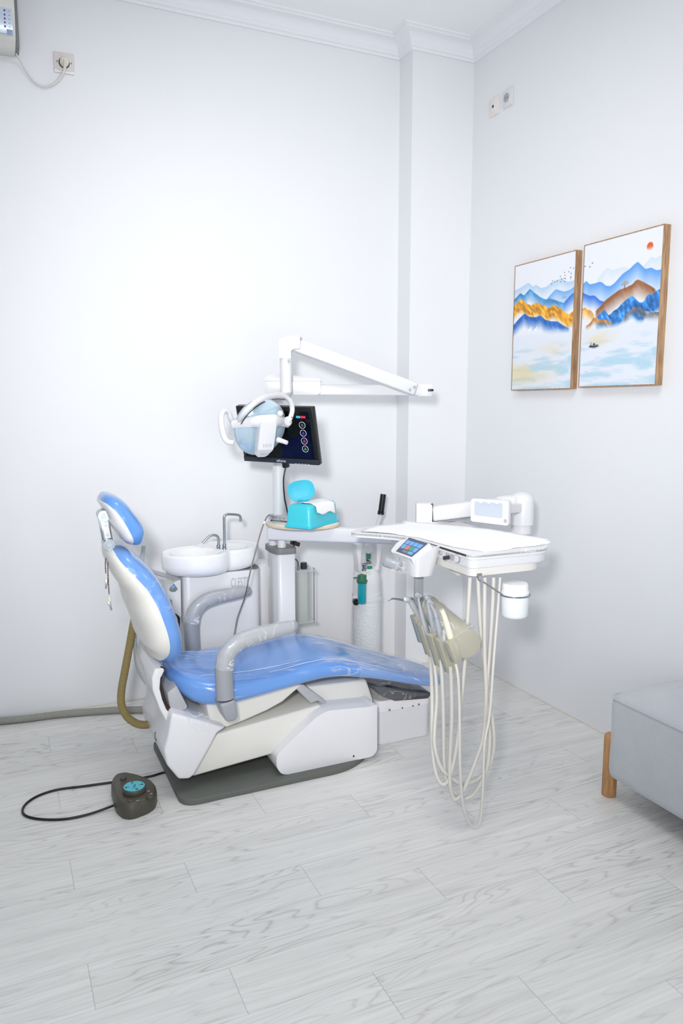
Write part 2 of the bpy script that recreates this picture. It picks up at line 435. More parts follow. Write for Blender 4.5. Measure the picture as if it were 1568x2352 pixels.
unseen_window('unseen_window_1', 'X', XL-T/2, -.3, 1.5, .85, 2.55)  # unseen opening, added to go with the side fill light
unseen_window('unseen_window_2', 'Y', YF-T/2, -.8, 1.4, .35, 2.15)  # unseen opening, set low so its fill brightens the lower walls

# cornice: stepped cove swept along the walls and round the pillar
prof = [(0, 3.332), (.012, 3.332), (.014, 3.343), (.024, 3.347), (.026, 3.358), (.030, 3.362)]
for k in range(9):
    a = k/8*PI/2; prof.append((.030+.052*(1-math.cos(a)), 3.364+.036*math.sin(a)))
prof += [(.088, 3.401), (.089, 3.409), (.100, 3.411), (.102, CEIL), (0, CEIL)]
def cornice(path):
    V, F = [], []
    n = len(prof); P = [Vector(p) for p in path]
    for i, p in enumerate(P):
        d1 = (P[i]-P[i-1]).normalized() if i else None; d2 = (P[i+1]-P[i]).normalized() if i < len(P)-1 else None
        n1 = Vector((d1.y, -d1.x)) if d1 else None; n2 = Vector((d2.y, -d2.x)) if d2 else None
        if n1 is None: q = n2
        elif n2 is None: q = n1
        else: q = (n1+n2); q = q/(q.dot(n1))
        for (o, z) in prof: V.append(Vector((p.x+q.x*o, p.y+q.y*o, z)))
    for i in range(len(P)-1):
        for j in range(n): F.append((i*n+j, i*n+(j+1) % n, (i+1)*n+(j+1) % n, (i+1)*n+j))
    F.append(tuple(range(n))); F.append(tuple((len(P)-1)*n+j for j in range(n)))
    return V, F
struct('trim_1', cornice([(XL, YF), (XL, YB), (PX, YB), (PX, PY), (XR, PY), (XR, YF)]), MTRIM, ang=20)
# thin bead of sealant at the foot of the walls
def bead(a, b):
    return tube([a, b], .005, 8, 1)
struct('baseboard_back', join(tube([(XL, YB, .003), (PX, YB, .003)], .006, 8, 1), tube([(PX, YB, .003), (PX, PY, .003)], .006, 8, 1), tube([(PX, PY, .003), (XR, PY, .003)], .006, 8, 1)), MCAULK)
struct('baseboard_right', tube([(XR, YF, .003), (XR, PY, .003)], .006, 8, 1), MCAULK)
# recessed ceiling panel and its light
t = thing('ceiling_panel_light', 'square white ceiling light panel above the middle of the room', 'ceiling light', (.85, 1.9, CEIL-.03))
part('frame', box((.85, 1.9, CEIL-.02), (1.2, 1.2, .035), .006), MTRIM, t)
part('diffuser', box((.85, 1.9, CEIL-.041), (1.1, 1.1, .006)), mat('lit_diffuser', (250, 250, 250), .5, emit=(255, 252, 246), estr=1.5), t)

# ------------------------------------------------------------------ dental chair
CYC = 2.97           # centre line of the chair
chair = thing('dental_chair', 'blue reclined dental chair with white shell wrapped in clear plastic', 'dental chair', (1.0, CYC, 0))
def xz(pts, Y): return [(onY(x, y, Y).x, onY(x, y, Y).z) for x, y in pts]
# floor mat plate
pl = rpoly([(.566, 2.676), (1.27, 2.676), (1.42, 2.78), (1.42, 3.17), (1.30, 3.26), (.566, 3.26)], [.07, .16, .1, .1, .12, .05], 8)
part('base_plate', prism(pl, 'Z', 0, .024, .006, 3), MMATGREY, chair)
# rear cover of the base
FY = 2.735
rc = xz([(392, 1650), (396, 1638), (519, 1671), (499, 1684), (487, 1708), (447, 1780), (435, 1790), (411, 1791), (383, 1758), (376, 1725), (386, 1690)], FY)
part('rear_cover', prism(rc, 'Y', FY, 3.20, .012, 3), MWHITE, chair, ang=50)
# curved spine housing behind the seat with dark slot
sp_out = xz([(372, 1528), (352, 1531), (345, 1552), (347, 1580), (357, 1606), (364, 1625), (378, 1650), (396, 1672), (410, 1660), (396, 1640), (379, 1622), (370, 1600), (364, 1575), (366, 1552), (375, 1533)], 2.82)
part('spine_housing', prism(sp_out, 'Y', 2.79, 3.15, .008, 3), MWHITE, chair, ang=50)
sl = [onY(x, y, 2.80) for x, y in [(375, 1533), (366, 1552), (364, 1575), (369, 1600), (379, 1621), (392, 1637)]]
part('slot', tube(sl, .012, 10, 5, .8), MBROWN, chair)
lk = xz([(376, 1580), (398, 1563), (424, 1612), (396, 1634), (383, 1618)], 2.86)
part('hinge_cover', prism(lk, 'Y', 2.80, 3.14, .006, 2), MGREYSHELL, chair)
# long link cover
ac = xz([(486, 1700), (497, 1685), (560, 1668), (735, 1618), (760, 1650), (655, 1722), (620, 1733), (440, 1784)], 2.78)
part('link_cover', prism(ac, 'Y', 2.775, 3.17, .010, 3), MCREAM, chair, ang=50)
# front pedestal cover
pc = xz([(634, 1734), (634, 1762), (645, 1777), (660, 1778), (854, 1737), (865, 1724), (865, 1616), (852, 1622), (752, 1631), (726, 1646)], 2.72)
pc = rpoly([(min(p[0], 1.43), p[1]) for p in pc], [.02, .02, .02, .02, .04, .04, .04, .02, .02, .02], 4)
part('pedestal_cover', prism(pc, 'Y', 2.715, 3.20, .022, 4), MWHITE, chair, ang=60)
part('screw', cyl(onY(812, 1737, 2.714), onY(812, 1737, 2.714)+Vector((0, .01, 0)), .004, 10), MBLACK, chair)
# raised top of the pedestal and hinge cut-out under the knee
tp = xz([(700, 1572), (835, 1556), (850, 1600), (852, 1640), (745, 1640), (722, 1612)], 2.86)
part('pedestal_top', prism(tp, 'Y', 2.83, 3.12, .012, 3), MCREAM, chair, ang=50)
hg = xz([(676, 1578), (694, 1570), (748, 1610), (742, 1618), (728, 1608), (712, 1614)], 2.80)
part('hinge_bracket', prism(hg, 'Y', 2.79, 3.10, .004, 2), MGREYSHELL, chair)
# panel under the seat
us = xz([(470, 1600), (600, 1560), (695, 1572), (678, 1586), (648, 1612), (612, 1632), (560, 1655), (519, 1671), (480, 1655)], 2.79)
part('seat_pan', prism(us, 'Y', 2.785, 3.16, .010, 3), MCREAM, chair, ang=50)

# seat and leg cushion as one upholstered pad
ST = [(.572, .452, .430, .05), (.580, .463, .410, .10), (.600, .470, .385, .150), (.64, .474, .352, .198), (.70, .472, .328, .230), (.78, .464, .325, .246), (.88, .458, .340, .250),
      (1.0, .462, .357, .250), (1.1, .472, .370, .248), (1.18, .474, .376, .245), (1.26, .462, .372, .240), (1.36, .430, .350, .232), (1.46, .392, .322, .222),
      (1.56, .354, .290, .21), (1.66, .318, .258, .195), (1.74, .290, .236, .175), (1.80, .272, .226, .145), (1.825, .262, .228, .10), (1.832, .252, .236, .05)]
def interp(tab, x):
    for i in range(len(tab)-1):
        if x <= tab[i+1][0]: break
    p0 = tab[max(i-1, 0)]; p1 = tab[i]; p2 = tab[i+1]; p3 = tab[min(i+2, len(tab)-1)]
    t = (x-p1[0])/(p2[0]-p1[0]); return [p1[k]*(1-t)+p2[k]*t for k in range(1, len(p1))]
def seat_geo(off=0.0, x0=None, x1=None, wr=0.0, n=48, seed=0, hang=0):
    xs = []
    for i in range(len(ST)-1):
        m = 4 if ST[i+1][0]-ST[i][0] > .05 else 2
        for k in range(m): xs.append(ST[i][0]+(ST[i+1][0]-ST[i][0])*k/m)
    xs.append(ST[-1][0])
    if x0 is not None: xs = [x for x in xs if x0 <= x <= x1]
    # smooth the table
    def S(x):
        acc = [0, 0, 0]; w = 0
        for d, g in ((-.03, .25), (-.015, .5), (0, 1), (.015, .5), (.03, .25)):
            q = min(max(x+d, ST[0][0]), ST[-1][0]); v = interp(ST, q); acc = [a+g*b for a, b in zip(acc, v)]; w += g
        e = min(1, min(x-ST[0][0], ST[-1][0]-x)/.04); v0 = interp(ST, x)
        return [a/w*e+b*(1-e) for a, b in zip(acc, v0)]
    V, F = [], []
    for x in xs:
        zt, zb, hw = S(x); zm = (zt+zb)/2; h = (zt-zb)/2+off; hw2 = hw+off
        dish = .016*max(0, min(1, (x-.60)/.15))*max(0, min(1, (1.25-x)/.3))
        for j in range(n):
            a = 2*PI*j/n; c, s = math.cos(a), math.sin(a)
            y = hw2*math.copysign(abs(c)**.55, c); z = h*math.copysign(abs(s)**.75, s)
            if s > 0: z -= dish*(1-(abs(y)/hw2)**3)
            p = Vector((x, CYC+y, zm+z))
            if wr:
                w = mnoise.noise(Vector((x*14+seed, y*9, z*30)))+.5*mnoise.noise(Vector((x*40, y*22+seed, z*60)))
                p += Vector((0, c, s))*(wr*abs(w))
                if hang and s < -.2: p.z -= hang*(.5+.5*mnoise.noise(Vector((x*10, y*4, 3))))*min(1, max(0, (x-.6)*8))
            V.append(p)
    m = len(xs)
    for i in range(m-1):
        for j in range(n): F.append((i*n+j, i*n+(j+1) % n, (i+1)*n+(j+1) % n, (i+1)*n+j))
    F.append(tuple(range(n))); F.append(tuple((m-1)*n+j for j in range(n)))
    return V, F
seat = part('seat_cushion', seat_geo(), MBLUE, chair, ang=80)
part('plastic_cover', seat_geo(.004, wr=.006, n=64), MFILM, seat, ang=80)
def open_ends(g, n):
    V, F = g; return V, [f for f in F if len(f) <= 4]
part('legrest_plastic_cover', open_ends(seat_geo(.010, 1.33, 1.84, .012, 64, 5, .02), 64), MFILM2, seat, ang=80)
# long raised folds of the film along the pad
def fold(Yo, x0, x1, k=.5, n=60):
    P = []
    for i in range(n):
        x = x0+(x1-x0)*i/(n-1); zt, zb, hw = interp(ST, x); yy = Yo(x); q = min(.999, abs(yy-CYC)/(hw+.004))
        sn = (1-q**(1/.55)**1 if False else max(0, 1-q**3.6))**.375
        dish = .016*max(0, min(1, (x-.60)/.15))*max(0, min(1, (1.25-x)/.3))*(1-q**3)
        P.append(Vector((x, yy, (zt+zb)/2+((zt-zb)/2+.006)*sn-dish)))
    return tube(P, [.0006, .0013, .0009, .0014, .0006], 6, 1)
MFOLD = mat('whitish_film_fold', (226, 234, 244), .25, alpha=.75)
part('film_fold', fold(lambda x: 3.10-.02*(x-.6), .62, 1.70), MFOLD, seat)
part('film_fold', fold(lambda x: 2.80+.01*math.sin(x*9), .68, 1.05), MFOLD, seat)
part('film_fold', fold(lambda x: 2.765+.05*(x-1.0)**2, .95, 1.55), MFOLD, seat)
part('film_fold', fold(lambda x: 2.95+.18*(x-1.30), 1.32, 1.62), MFOLD, seat)
part('film_fold', fold(lambda x: 3.12-.55*(x-1.34), 1.34, 1.66), MFOLD, seat)
# crumpled film hanging from the rear left corner and under the legrest
def sheet(pts_top, drop, wr, m=10, seed=0):
    P = crom(pts_top, 6); V, F = [], []
    for i, p in enumerate(P):
        for j in range(m):
            t = j/(m-1); w = mnoise.noise(Vector((i*.45+seed, t*3, seed)))
            V.append(p+Vector((wr*w, -abs(wr*mnoise.noise(Vector((i*.6, t*4, seed+9))))-.002, -drop(i/(len(P)-1))*t)))
    for i in range(len(P)-1):
        for j in range(m-1): F.append((i*m+j, i*m+j+1, (i+1)*m+j+1, (i+1)*m+j))
    return V, F
part('hanging_film', sheet([onY(398, 1600, 2.80), onY(420, 1622, 2.75), onY(450, 1634, 2.73), onY(478, 1640, 2.722)], lambda t: .03+.05*math.sin(t*2.4), .014), MFILMH, seat)
part('hanging_film', sheet([onY(832, 1568, 2.745), onY(880, 1576, 2.75), onY(930, 1588, 2.77), onY(975, 1592, 2.79)], lambda t: .015+.045*math.sin(min(1, t*1.2)*PI), .016, seed=4), MFILMH, seat)
dk = xz([(868, 1592), (850, 1572), (900, 1574), (985, 1588), (975, 1600), (900, 1606)], 2.86)
part('footrest_underside', prism(dk, 'Y', 2.83, 3.10, .006, 2), mat('charcoal_vinyl', (70, 72, 76), .5), chair)

# backrest and headrest pads: front (blue) and shell (white)
def resample(P, n):
    P = [Vector(p) for p in crom([(a, 0, b) for a, b in P], 8)]; acc = [0]
    for i in range(1, len(P)): acc.append(acc[-1]+(P[i]-P[i-1]).length)
    out = []; k = 0
    for i in range(n):
        s = acc[-1]*i/(n-1)
        while k < len(P)-2 and acc[k+1] < s: k += 1
        t = (s-acc[k])/max(1e-9, acc[k+1]-acc[k]); out.append(P[k].lerp(P[k+1], min(1, t)))
    return out
def pad(curve, hw, fd, yc, ey=.6, en=.7, n=26, m=44, sgn=1, wr=0, off=0, plug=True):
    """half pad: curve XZ from top to bottom, width and depth as functions of s; sgn=1 front side"""
    C = resample(curve, m); V, F = [], []
    for i, p in enumerate(C):
        s = i/(m-1); t = (C[min(i+1, m-1)]-C[max(i-1, 0)]).normalized(); nr = Vector((-t.z, 0, t.x))*sgn  # front normal (+x,+z side)
        w = hw(s)+off; d = fd(s)+off
        for j in range(n):
            a = PI*j/(n-1); c, q = math.cos(a), math.sin(a)
            y = w*math.copysign(abs(c)**ey, c); z = d*abs(q)**en
            if wr: z += wr*abs(mnoise.noise(Vector((s*14, y*16, sgn*3.0))))
            V.append(p+Vector((0, yc+y, 0))+nr*z)
    for i in range(m-1):
        for j in range(n-1): F.append((i*n+j, i*n+j+1, (i+1)*n+j+1, (i+1)*n+j))
        if plug: F.append((i*n+n-1, i*n, (i+1)*n, (i+1)*n+n-1))
    if plug: F.append(tuple(range(n))); F.append(tuple((m-1)*n+j for j in range(n)))
    return V, F
def bl(tab):
    def f(s):
        for i in range(len(tab)-1):
            if s <= tab[i+1][0]:
                t = (s-tab[i][0])/(tab[i+1][0]-tab[i][0]); t = t*t*(3-2*t) if 0 <= t <= 1 else min(max(t, 0), 1)
                return tab[i][1]*(1-t)+tab[i+1][1]*t
        return tab[-1][1]
    return f
bcurve = [(.383, .975), (.392, .948), (.415, .915), (.445, .880), (.480, .835), (.510, .778), (.532, .715), (.548, .655), (.555, .600), (.548, .556), (.525, .520)]
def rnd_ends(base, top, bot, lt, lb):
    def f(s):
        v = base(s)
        if s < lt: v *= top+(1-top)*math.sqrt(max(0, 1-(1-s/lt)**2))
        if s > 1-lb: v *= bot+(1-bot)*math.sqrt(max(0, 1-(1-(1-s)/lb)**2))
        return v
    return f
bw = rnd_ends(bl([(0, .15), (.18, .185), (.38, .225), (.6, .242), (.85, .245), (1, .235)]), .35, .25, .10, .30)
bf = rnd_ends(bl([(0, .050), (.3, .060), (.6, .062), (.9, .066), (1, .06)]), .15, .2, .10, .16)
bb = rnd_ends(bl([(0, .030), (.25, .062), (.5, .085), (.8, .082), (1, .06)]), .4, .3, .08, .22)
back = part('backrest', pad(bcurve, bw, bf, CYC, .55, .6), MBLUE, chair, ang=60)
shell = part('backrest_shell', pad(bcurve, bw, bb, CYC, .62, .8, sgn=-1), MCREAM, chair, ang=60)
part('plastic_cover', pad(bcurve, bw, bf, CYC, .55, .6, wr=.006, off=.003, plug=False), MFILMB, back, ang=80)
part('plastic_cover', pad(bcurve, bw, bb, CYC, .62, .8, sgn=-1, wr=.005, off=.003, plug=False), MFILMB, shell, ang=80)
hcurve = [(.352, 1.152), (.372, 1.140), (.398, 1.112), (.422, 1.075), (.442, 1.035), (.455, 1.000), (.452, .978)]
hw_ = rnd_ends(bl([(0, .12), (.5, .14), (1, .135)]), .35, .4, .22, .22)
hf = rnd_ends(bl([(0, .040), (.4, .052), (.75, .060), (1, .05)]), .35, .3, .2, .2)
hb = rnd_ends(bl([(0, .018), (.5, .042), (1, .030)]), .5, .4, .15, .2)
head = part('headrest', pad(hcurve, hw_, hf, CYC, .6, .6), MBLUE, chair, ang=60)
hs = part('headrest_shell', pad(hcurve, hw_, hb, CYC, .6, .8, sgn=-1), MWHITE, chair, ang=60)
hp = onY(273, 1206, 2.90)
part('screw', cyl(hp, hp+Vector((.02, .012, .01)), .005, 10), MDARK, hs)
# chrome headrest linkage, just behind the shell on the centre line
LY = 2.93
a = onY(236, 1183, LY); b = onY(248, 1248, LY); c = onY(262, 1277, LY+.02)
def lk3(y): return Vector((0, y, 0))
link = part('headrest_linkage', join(rbar((a+lk3(.024), b+lk3(.024)), .006, .034, .002), rbar((a-lk3(.024), b-lk3(.024)), .006, .034, .002),
     cyl(a-lk3(.034), a+lk3(.034), .021, 24), cyl(b-lk3(.034), b+lk3(.034), .021, 24),
     rbar((a, onY(252, 1180, LY)+Vector((.02, 0, -.01))), .05, .03, .004), tube([b, b.lerp(c, .5), c-Vector((-.006, 0, .03))], .007, 10, 4)), MCHROME, chair)
part('cover_strip', rbar((a.lerp(b, .2)-lk3(.029), a.lerp(b, .78)-lk3(.029)), .003, .022, .001), MCREAM, link)
for q in (a, b, a.lerp(b, .33), a.lerp(b, .66)):
    r = .010 if q in (a, b) else .0045
    part('bolt', cyl(q-lk3(.040 if q in (a, b) else .033), q-lk3(.028), r, 6 if q in (a, b) else 12), MSTEEL, link)
part('linkage_socket', box(c, (.03, .03, .02), .005, 2), MDARK, chair)

# armrests: grey bent tubes with clear sleeves
def armrest(pts, r, sock, Y, sleeve_from):
    P = [onY(x, y, Y) for x, y in pts]
    n = part('armrest', tube(P, [r*1.02]*3+[r*.98]*2+[r*.86, r*.7], 20, 7, .82, up=(1, 0, 0)), MGREY, chair)
    e = P[-1]; part('end_cap', ball(e, r*.72, 14, (1, .9, 1)), MGREY, n)
    Q = [p for p in P[sleeve_from:]]
    P2 = crom(Q, 8); V, F = tube(P2, [r*1.06]*2+[r*1.02]*2+[r*.92, r*.76], 28, 1, .84, up=(1, 0, 0), caps=False)
    V = [v+Vector((mnoise.noise(v*40), mnoise.noise(v*40+Vector((5, 0, 0))), mnoise.noise(v*40+Vector((0, 9, 0)))))*.003 for v in V]
    part('clear_sleeve', (V, F), MFILMA, n, ang=80)
    if sock:
        s = [onY(x, y, Y) for x, y in sock]
        part('armrest_socket', prism([(p.x, p.z) for p in s], 'Y', Y-.032, Y+.06, .010, 3), MGREY, n, ang=50)
        part('joint_gap', tube([P[0]+Vector((0, 0, -.004)), P[0]+Vector((0, 0, .000))], r*.96, 20, 1, .82, up=(1, 0, 0)), MBLACK, n)
armrest([(517, 1604), (515, 1570), (514, 1535), (521, 1503), (545, 1477), (580, 1462), (640, 1446), (672, 1439)], .034, [(499, 1612), (536, 1602), (542, 1640), (535, 1650), (516, 1653), (509, 1642)], 2.69, 2)
armrest([(442, 1498), (440, 1465), (440, 1430), (447, 1404), (466, 1384), (495, 1372), (545, 1362), (566, 1358)], .034, None, 3.27, 2)
# bracket tying the far armrest to the seat
part('armrest_bracket', box(onY(443, 1515, 3.24), (.07, .08, .05), .01), MGREY, chair)
# maker's lettering on the rear cover
Mx = frame((-1, 0, 0))
LM = frame((-.93, -.36, .0))
text('brand_lettering', 'CLESTE', .052, Matrix.Rotation(0, 3, 'Z') @ frame((-.96, -.28, .02)) @ Matrix.Rotation(-PI/2*0, 3, 'Z'), (.529, 2.87, .20), MINK, chair, .5)

# bib chain with two clips hung over the top of the backrest
chn = thing('bib_chain', 'dark beaded bib chain with two metal clips hanging behind the backrest top', 'bib chain', onY(250, 1290, 2.93))
def beads(pts, r=.0027, step=.0068):
    P = crom([onY(x, y, Y) for x, y, Y in pts], 12); gs = []; last = P[0]; gs.append(ball(last, r, 6))
    d = 0
    for i in range(1, len(P)):
        seg = (P[i]-P[i-1]).length; t = step-d
        while t <= seg:
            gs.append(ball(P[i-1].lerp(P[i], t/seg), r, 6)); t += step
        d = seg-(t-step)
    gs.append(tube(P, .0006, 5, 1)); return join(*gs)
part('bead_chain', beads([(256, 1274, 2.93), (250, 1276, 2.93), (244, 1282, 2.92), (242, 1295, 2.92), (243, 1316, 2.92)]), MCHAIN, chn)
part('bead_chain', beads([(258, 1278, 2.91), (251, 1284, 2.90), (248, 1292, 2.90), (248, 1320, 2.90), (250.5, 1366, 2.90)]), MCHAIN, chn)
for (x, y, Y, dx) in ((243, 1318, 2.92, -1), (251, 1368, 2.90, 1)):
    p = onY(x, y, Y)
    part('clip_sleeve', cyl(p, p+Vector((0, 0, -.024)), .0045, 10), MIVORY, chn)
    q = p+Vector((0, 0, -.022))
    part('clip', prism([(q.x-.006-.003*dx, q.z), (q.x+.006-.003*dx, q.z), (q.x+.004+.004*dx, q.z-.034), (q.x-.001+.004*dx, q.z-.036)], 'Y', q.y-.005, q.y+.005, .001), MSTEEL, chn)

# junction box at the foot end
jb = thing('floor_junction_box', 'white floor box with screwed lid at the foot end of the blue chair', 'junction box', (1.61, 2.97, 0))
jp = rpoly([(1.478, 2.84), (1.750, 2.84), (1.750, 3.10), (1.478, 3.10)], .035, 6)
part('box_body', prism(jp, 'Z', 0, .155, .003, 1), MWHITE, jb)
jp2 = rpoly([(1.475, 2.837), (1.753, 2.837), (1.753, 3.103), (1.475, 3.103)], .037, 6)
part('lid', prism(jp2, 'Z', .150, .205, .016, 4), mat('faintly_pink_white_plastic', (238, 235, 238), .35), jb, ang=60)
for x, r in ((1.535, .005), (1.60, .003), (1.655, .003), (1.685, .005)):
    part('screw', cyl((x, 2.834, .160 if r > .004 else .158), (x, 2.842, .160 if r > .004 else .158), r, 12), MSTEEL if r > .004 else MBLACK, jb)

# ------------------------------------------------------------------ cuspidor (spittoon) cabinet
cus = thing('cuspidor_unit', 'white cuspidor cabinet with figure-eight basin and two bent steel faucets', 'cuspidor', (.93, 3.46, 0))
cb = rpoly([(.745, 3.335), (1.125, 3.335), (1.125, 3.62), (.745, 3.62)], [.03, .10, .08, .05], 7)
part('cabinet', prism(cb, 'Z', 0, .738, .004, 2), MWHITE, cus, ang=40)
part('cabinet_gap', prism(rpoly([(.755, 3.345), (1.120, 3.345), (1.120, 3.61), (.755, 3.61)], .06, 6), 'Z', .737, .742), MMIDGREY, cus)
# basin: union of two discs, walls and two bowls
def basin():
    c1, r1 = Vector((.815, 3.36)), (.157, .135); c2, r2 = Vector((.985, 3.46)), (.150, .140)
    c1 = Vector((.818, 3.385)); c2 = Vector((.990, 3.465))
    n = 72; ctr = Vector((.91, 3.43)); rim = []
    def hit(a):
        d = Vector((math.cos(a), math.sin(a))); best = 0
        for c, r in ((c1, r1), (c2, r2)):
            o = ctr-c; A = (d.x/r[0])**2+(d.y/r[1])**2; B = 2*(o.x*d.x/r[0]**2+o.y*d.y/r[1]**2); Cc = (o.x/r[0])**2+(o.y/r[1])**2-1
            D = B*B-4*A*Cc
            if D > 0: best = max(best, (-B+math.sqrt(D))/(2*A))
        return ctr+d*best
    return [hit(2*PI*k/n) for k in range(n)], c1, c2
rim, c1, c2 = basin()
ctr = Vector((.91, 3.43))
V, F = [], []; n = len(rim)
levels = [(.80, .742), (.86, .744), (.93, .752), (.985, .768), (1.0, .79), (1.0, .828), (.992, .836), (.975, .840), (.955, .837)]
for s, z in levels:
    for p in rim: q = ctr+(p-ctr)*s; V.append(Vector((q.x, q.y, z)))
for i in range(len(levels)-1):
    for j in range(n): F.append((i*n+j, i*n+(j+1) % n, (i+1)*n+(j+1) % n, (i+1)*n+j))
F.append(tuple(range(n)))
# inner surface as a height field with two hollows
M_ = 14
base = len(V)-n
def hz(q):
    z = .836
    for c, r, d in ((c1, .112, .050), (c2+Vector((.01, .0)), .085, .018)):
        k = (q-c).length/r
        if k < 1: z -= d*(1-k*k)**.7 if k > 0 else d
    return z
prev = base
for m_ in range(1, M_):
    s = .955*(1-m_/M_)
    cur = len(V)
    for p in rim: q = ctr+(p-ctr)*s; V.append(Vector((q.x, q.y, hz(q))))
    for j in range(n): F.append((prev+j, prev+(j+1) % n, cur+(j+1) % n, cur+j))
    prev = cur
V.append(Vector((ctr.x, ctr.y, hz(ctr)))); k = len(V)-1
for j in range(n): F.append((prev+j, prev+(j+1) % n, k))
bas = part('basin', (V, F), MCERAM, cus, ang=60)
# tall cup filler and short rinse spout
f1 = onY(515, 1258, 3.47); Yf = f1.y
def fz(x, y, Y=3.47): return onY(x, y, Y)
fau = part('cup_filler', tube([fz(515, 1258), fz(515, 1235), fz(514.5, 1200), fz(515, 1186), fz(521, 1181.5), fz(533, 1181.5), fz(547, 1183), fz(552, 1188), fz(552.5, 1198)], .0062, 12, 5), MSTEEL, cus)
part('collar', lathe([(.011, 0), (.011, .006), (.008, .010), (.0095, .012), (.0095, .022), (.007, .026)], fz(515, 1261), (0, 0, 1), 16), MCHROME, fau)
fau = part('rinse_spout', tube([fz(501.5, 1260), fz(501.5, 1240), fz(499, 1232), fz(492, 1229), fz(484, 1230), fz(478, 1234), fz(464.5, 1248)], .0062, 12, 5), MSTEEL, cus)
part('collar', lathe([(.011, 0), (.011, .006), (.008, .010), (.0095, .012), (.0095, .022), (.007, .026)], fz(501.5, 1263), (0, 0, 1), 16), MCHROME, fau)
text('brand_lettering', 'CLESTE', .062, frame((0, -1, 0)), (onY(551, 1338, 3.334).x, 3.334, onY(551, 1338, 3.334).z), mat('light_grey_print', (182, 186, 194), .5), cus, .44)
q = onY(551, 1351, 3.334)
part('brand_underline', box((q.x, 3.334, q.z), (.078, .0012, .007)), MGREY, cus, smooth=False)
# assistant pod on the cabinet's left side
pd_ = [(p.x, p.z) for p in [onY(x, y, 3.34) for x, y in [(400, 1338), (415, 1330), (416, 1420), (404, 1409), (396, 1407), (396, 1378), (386, 1376), (383, 1364), (388, 1350)]]]
pod = part('control_pod', prism(rpoly(pd_, .012, 4), 'Y', 3.34, 3.46, .006, 3), MWHITE, cus, ang=60)
pq = [onY(x, y, 3.338) for x, y in [(399.5, 1340), (408, 1353), (402, 1359), (393, 1359), (388, 1355), (390, 1349)]]
part('pod_display', prism([(p.x, p.z) for p in pq], 'Y', 3.335, 3.342, .0008), MMIDGREY, pod)
pq = [onY(x, y, 3.334) for x, y in [(394, 1348), (400, 1344.5), (402, 1348.5), (396, 1352)]]
part('pod_screen', prism([(p.x, p.z) for p in pq], 'Y', 3.3335, 3.336), mat('lit_blue_pod_screen', (90, 150, 215), .3, emit=(90, 150, 215), estr=.4), pod)
q0 = onY(380, 1378, 3.40); q1 = onY(396, 1396, 3.40)
part('support_arm', box(((q0.x+q1.x)/2-.06, 3.41, (q0.z+q1.z)/2), (.20, .04, .035), .004), MGREY, cus)
for i, (x0, x1) in enumerate(((404, 409), (409, 404), (412, 415))):
    p = [onY(x0, 1408, 3.39+.02*i), onY((x0+x1)/2+4, 1425, 3.39+.02*i), onY(x1, 1460, 3.39+.02*i), onY(x1+1, 1540, 3.39+.02*i)]
    part('suction_line', tube(p, .006, 10, 5), MGREYSHELL if i else MDARK, cus)
# hanging handpiece tube behind the backrest and its thin grey line
tp_ = [onY(330, 1253, 3.30), onY(326.5, 1280, 3.30), onY(322, 1310, 3.30)]
trn = part('saliva_ejector', tube(tp_, [.008, .010, .013], 14, 5), MTRANSTUBE, None); tag(trn, 'clear grey suction wand upright behind the backrest top', 'suction tip')
part('holder', rbar((tp_[2]+Vector((0, 0, .01)), Vector((.74, 3.40, tp_[2].z-.08))), .02, .02, .004), MGREYSHELL, trn)
p = [tp_[2], onY(315, 1360, 3.28), onY(310, 1440, 3.26), onY(311, 1500, 3.24), onY(317, 1535, 3.24), onY(330, 1560, 3.23), onY(350, 1580, 3.22), onY(385, 1600, 3.22)]
part('hose', tube(p, .0085, 12, 6), MTRANSTUBE, trn)

# tan suction hose looping down behind the chair
hp = [onY(320, 1380, 3.24), onY(308, 1425, 3.23), onY(298, 1480, 3.22), onY(287, 1540, 3.20), onY(279, 1585, 3.18), onY(279, 1618, 3.16), onY(291, 1645, 3.14), onY(310, 1660, 3.12), onY(330, 1665, 3.10), onY(352, 1662, 3.08)]
for p in hp: p.z = max(p.z, .021)
o = part('suction_hose', tube(hp, .0165, 16, 8), MSUCTION); uvtube(o, hp, 8, 26)
tag(o, 'tan corrugated suction hose looping down behind the chair backrest', 'hose')
# grey conduit lying on the floor along the back wall
cp_ = []
for x, y in [(-60, 1663), (0, 1656), (60, 1650), (130, 1641), (200, 1635), (270, 1630.5), (310, 1630), (360, 1631)]:
    q = onZ(x, y, .018); cp_.append(Vector((q.x, min(q.y, YB-.022), .0175)))
cp_ = [Vector((-.9, YB-.022, .0175))]+cp_+[Vector((.75, 3.50, .0175))]
o = part('floor_conduit', tube(cp_, .0165, 16, 8), MCONDUIT); uvtube(o, cp_, 8, 26)
tag(o, 'grey corrugated conduit lying on the floor along the back wall', 'hose')

# ------------------------------------------------------------------ equipment post, beam and table
post = thing('equipment_stand', 'white equipment post with horizontal beam and round ivory table beside the cuspidor', 'equipment stand', (1.23, 3.42, 0))
pk = rpoly([(1.192, 3.40), (1.205, 3.345), (1.288, 3.335), (1.295, 3.42), (1.275, 3.50), (1.20, 3.50)], .014, 4)
part('post', prism(pk, 'Z', 0, .80, .002, 1), MWHITE, post, ang=50)
pk2 = rpoly([(1.183, 3.40), (1.198, 3.338), (1.292, 3.327), (1.302, 3.42), (1.280, 3.51), (1.19, 3.51)], .02, 4)
part('post_cap', prism(pk2, 'Z', .798, .828, .004, 3), MMIDGREY, post, ang=50)
for x, y in ((1.215, 3.45), (1.232, 3.375)):
    part('pivot', cyl((x, y, .828), (x, y, .868), .021, 20), MWHITE, post)
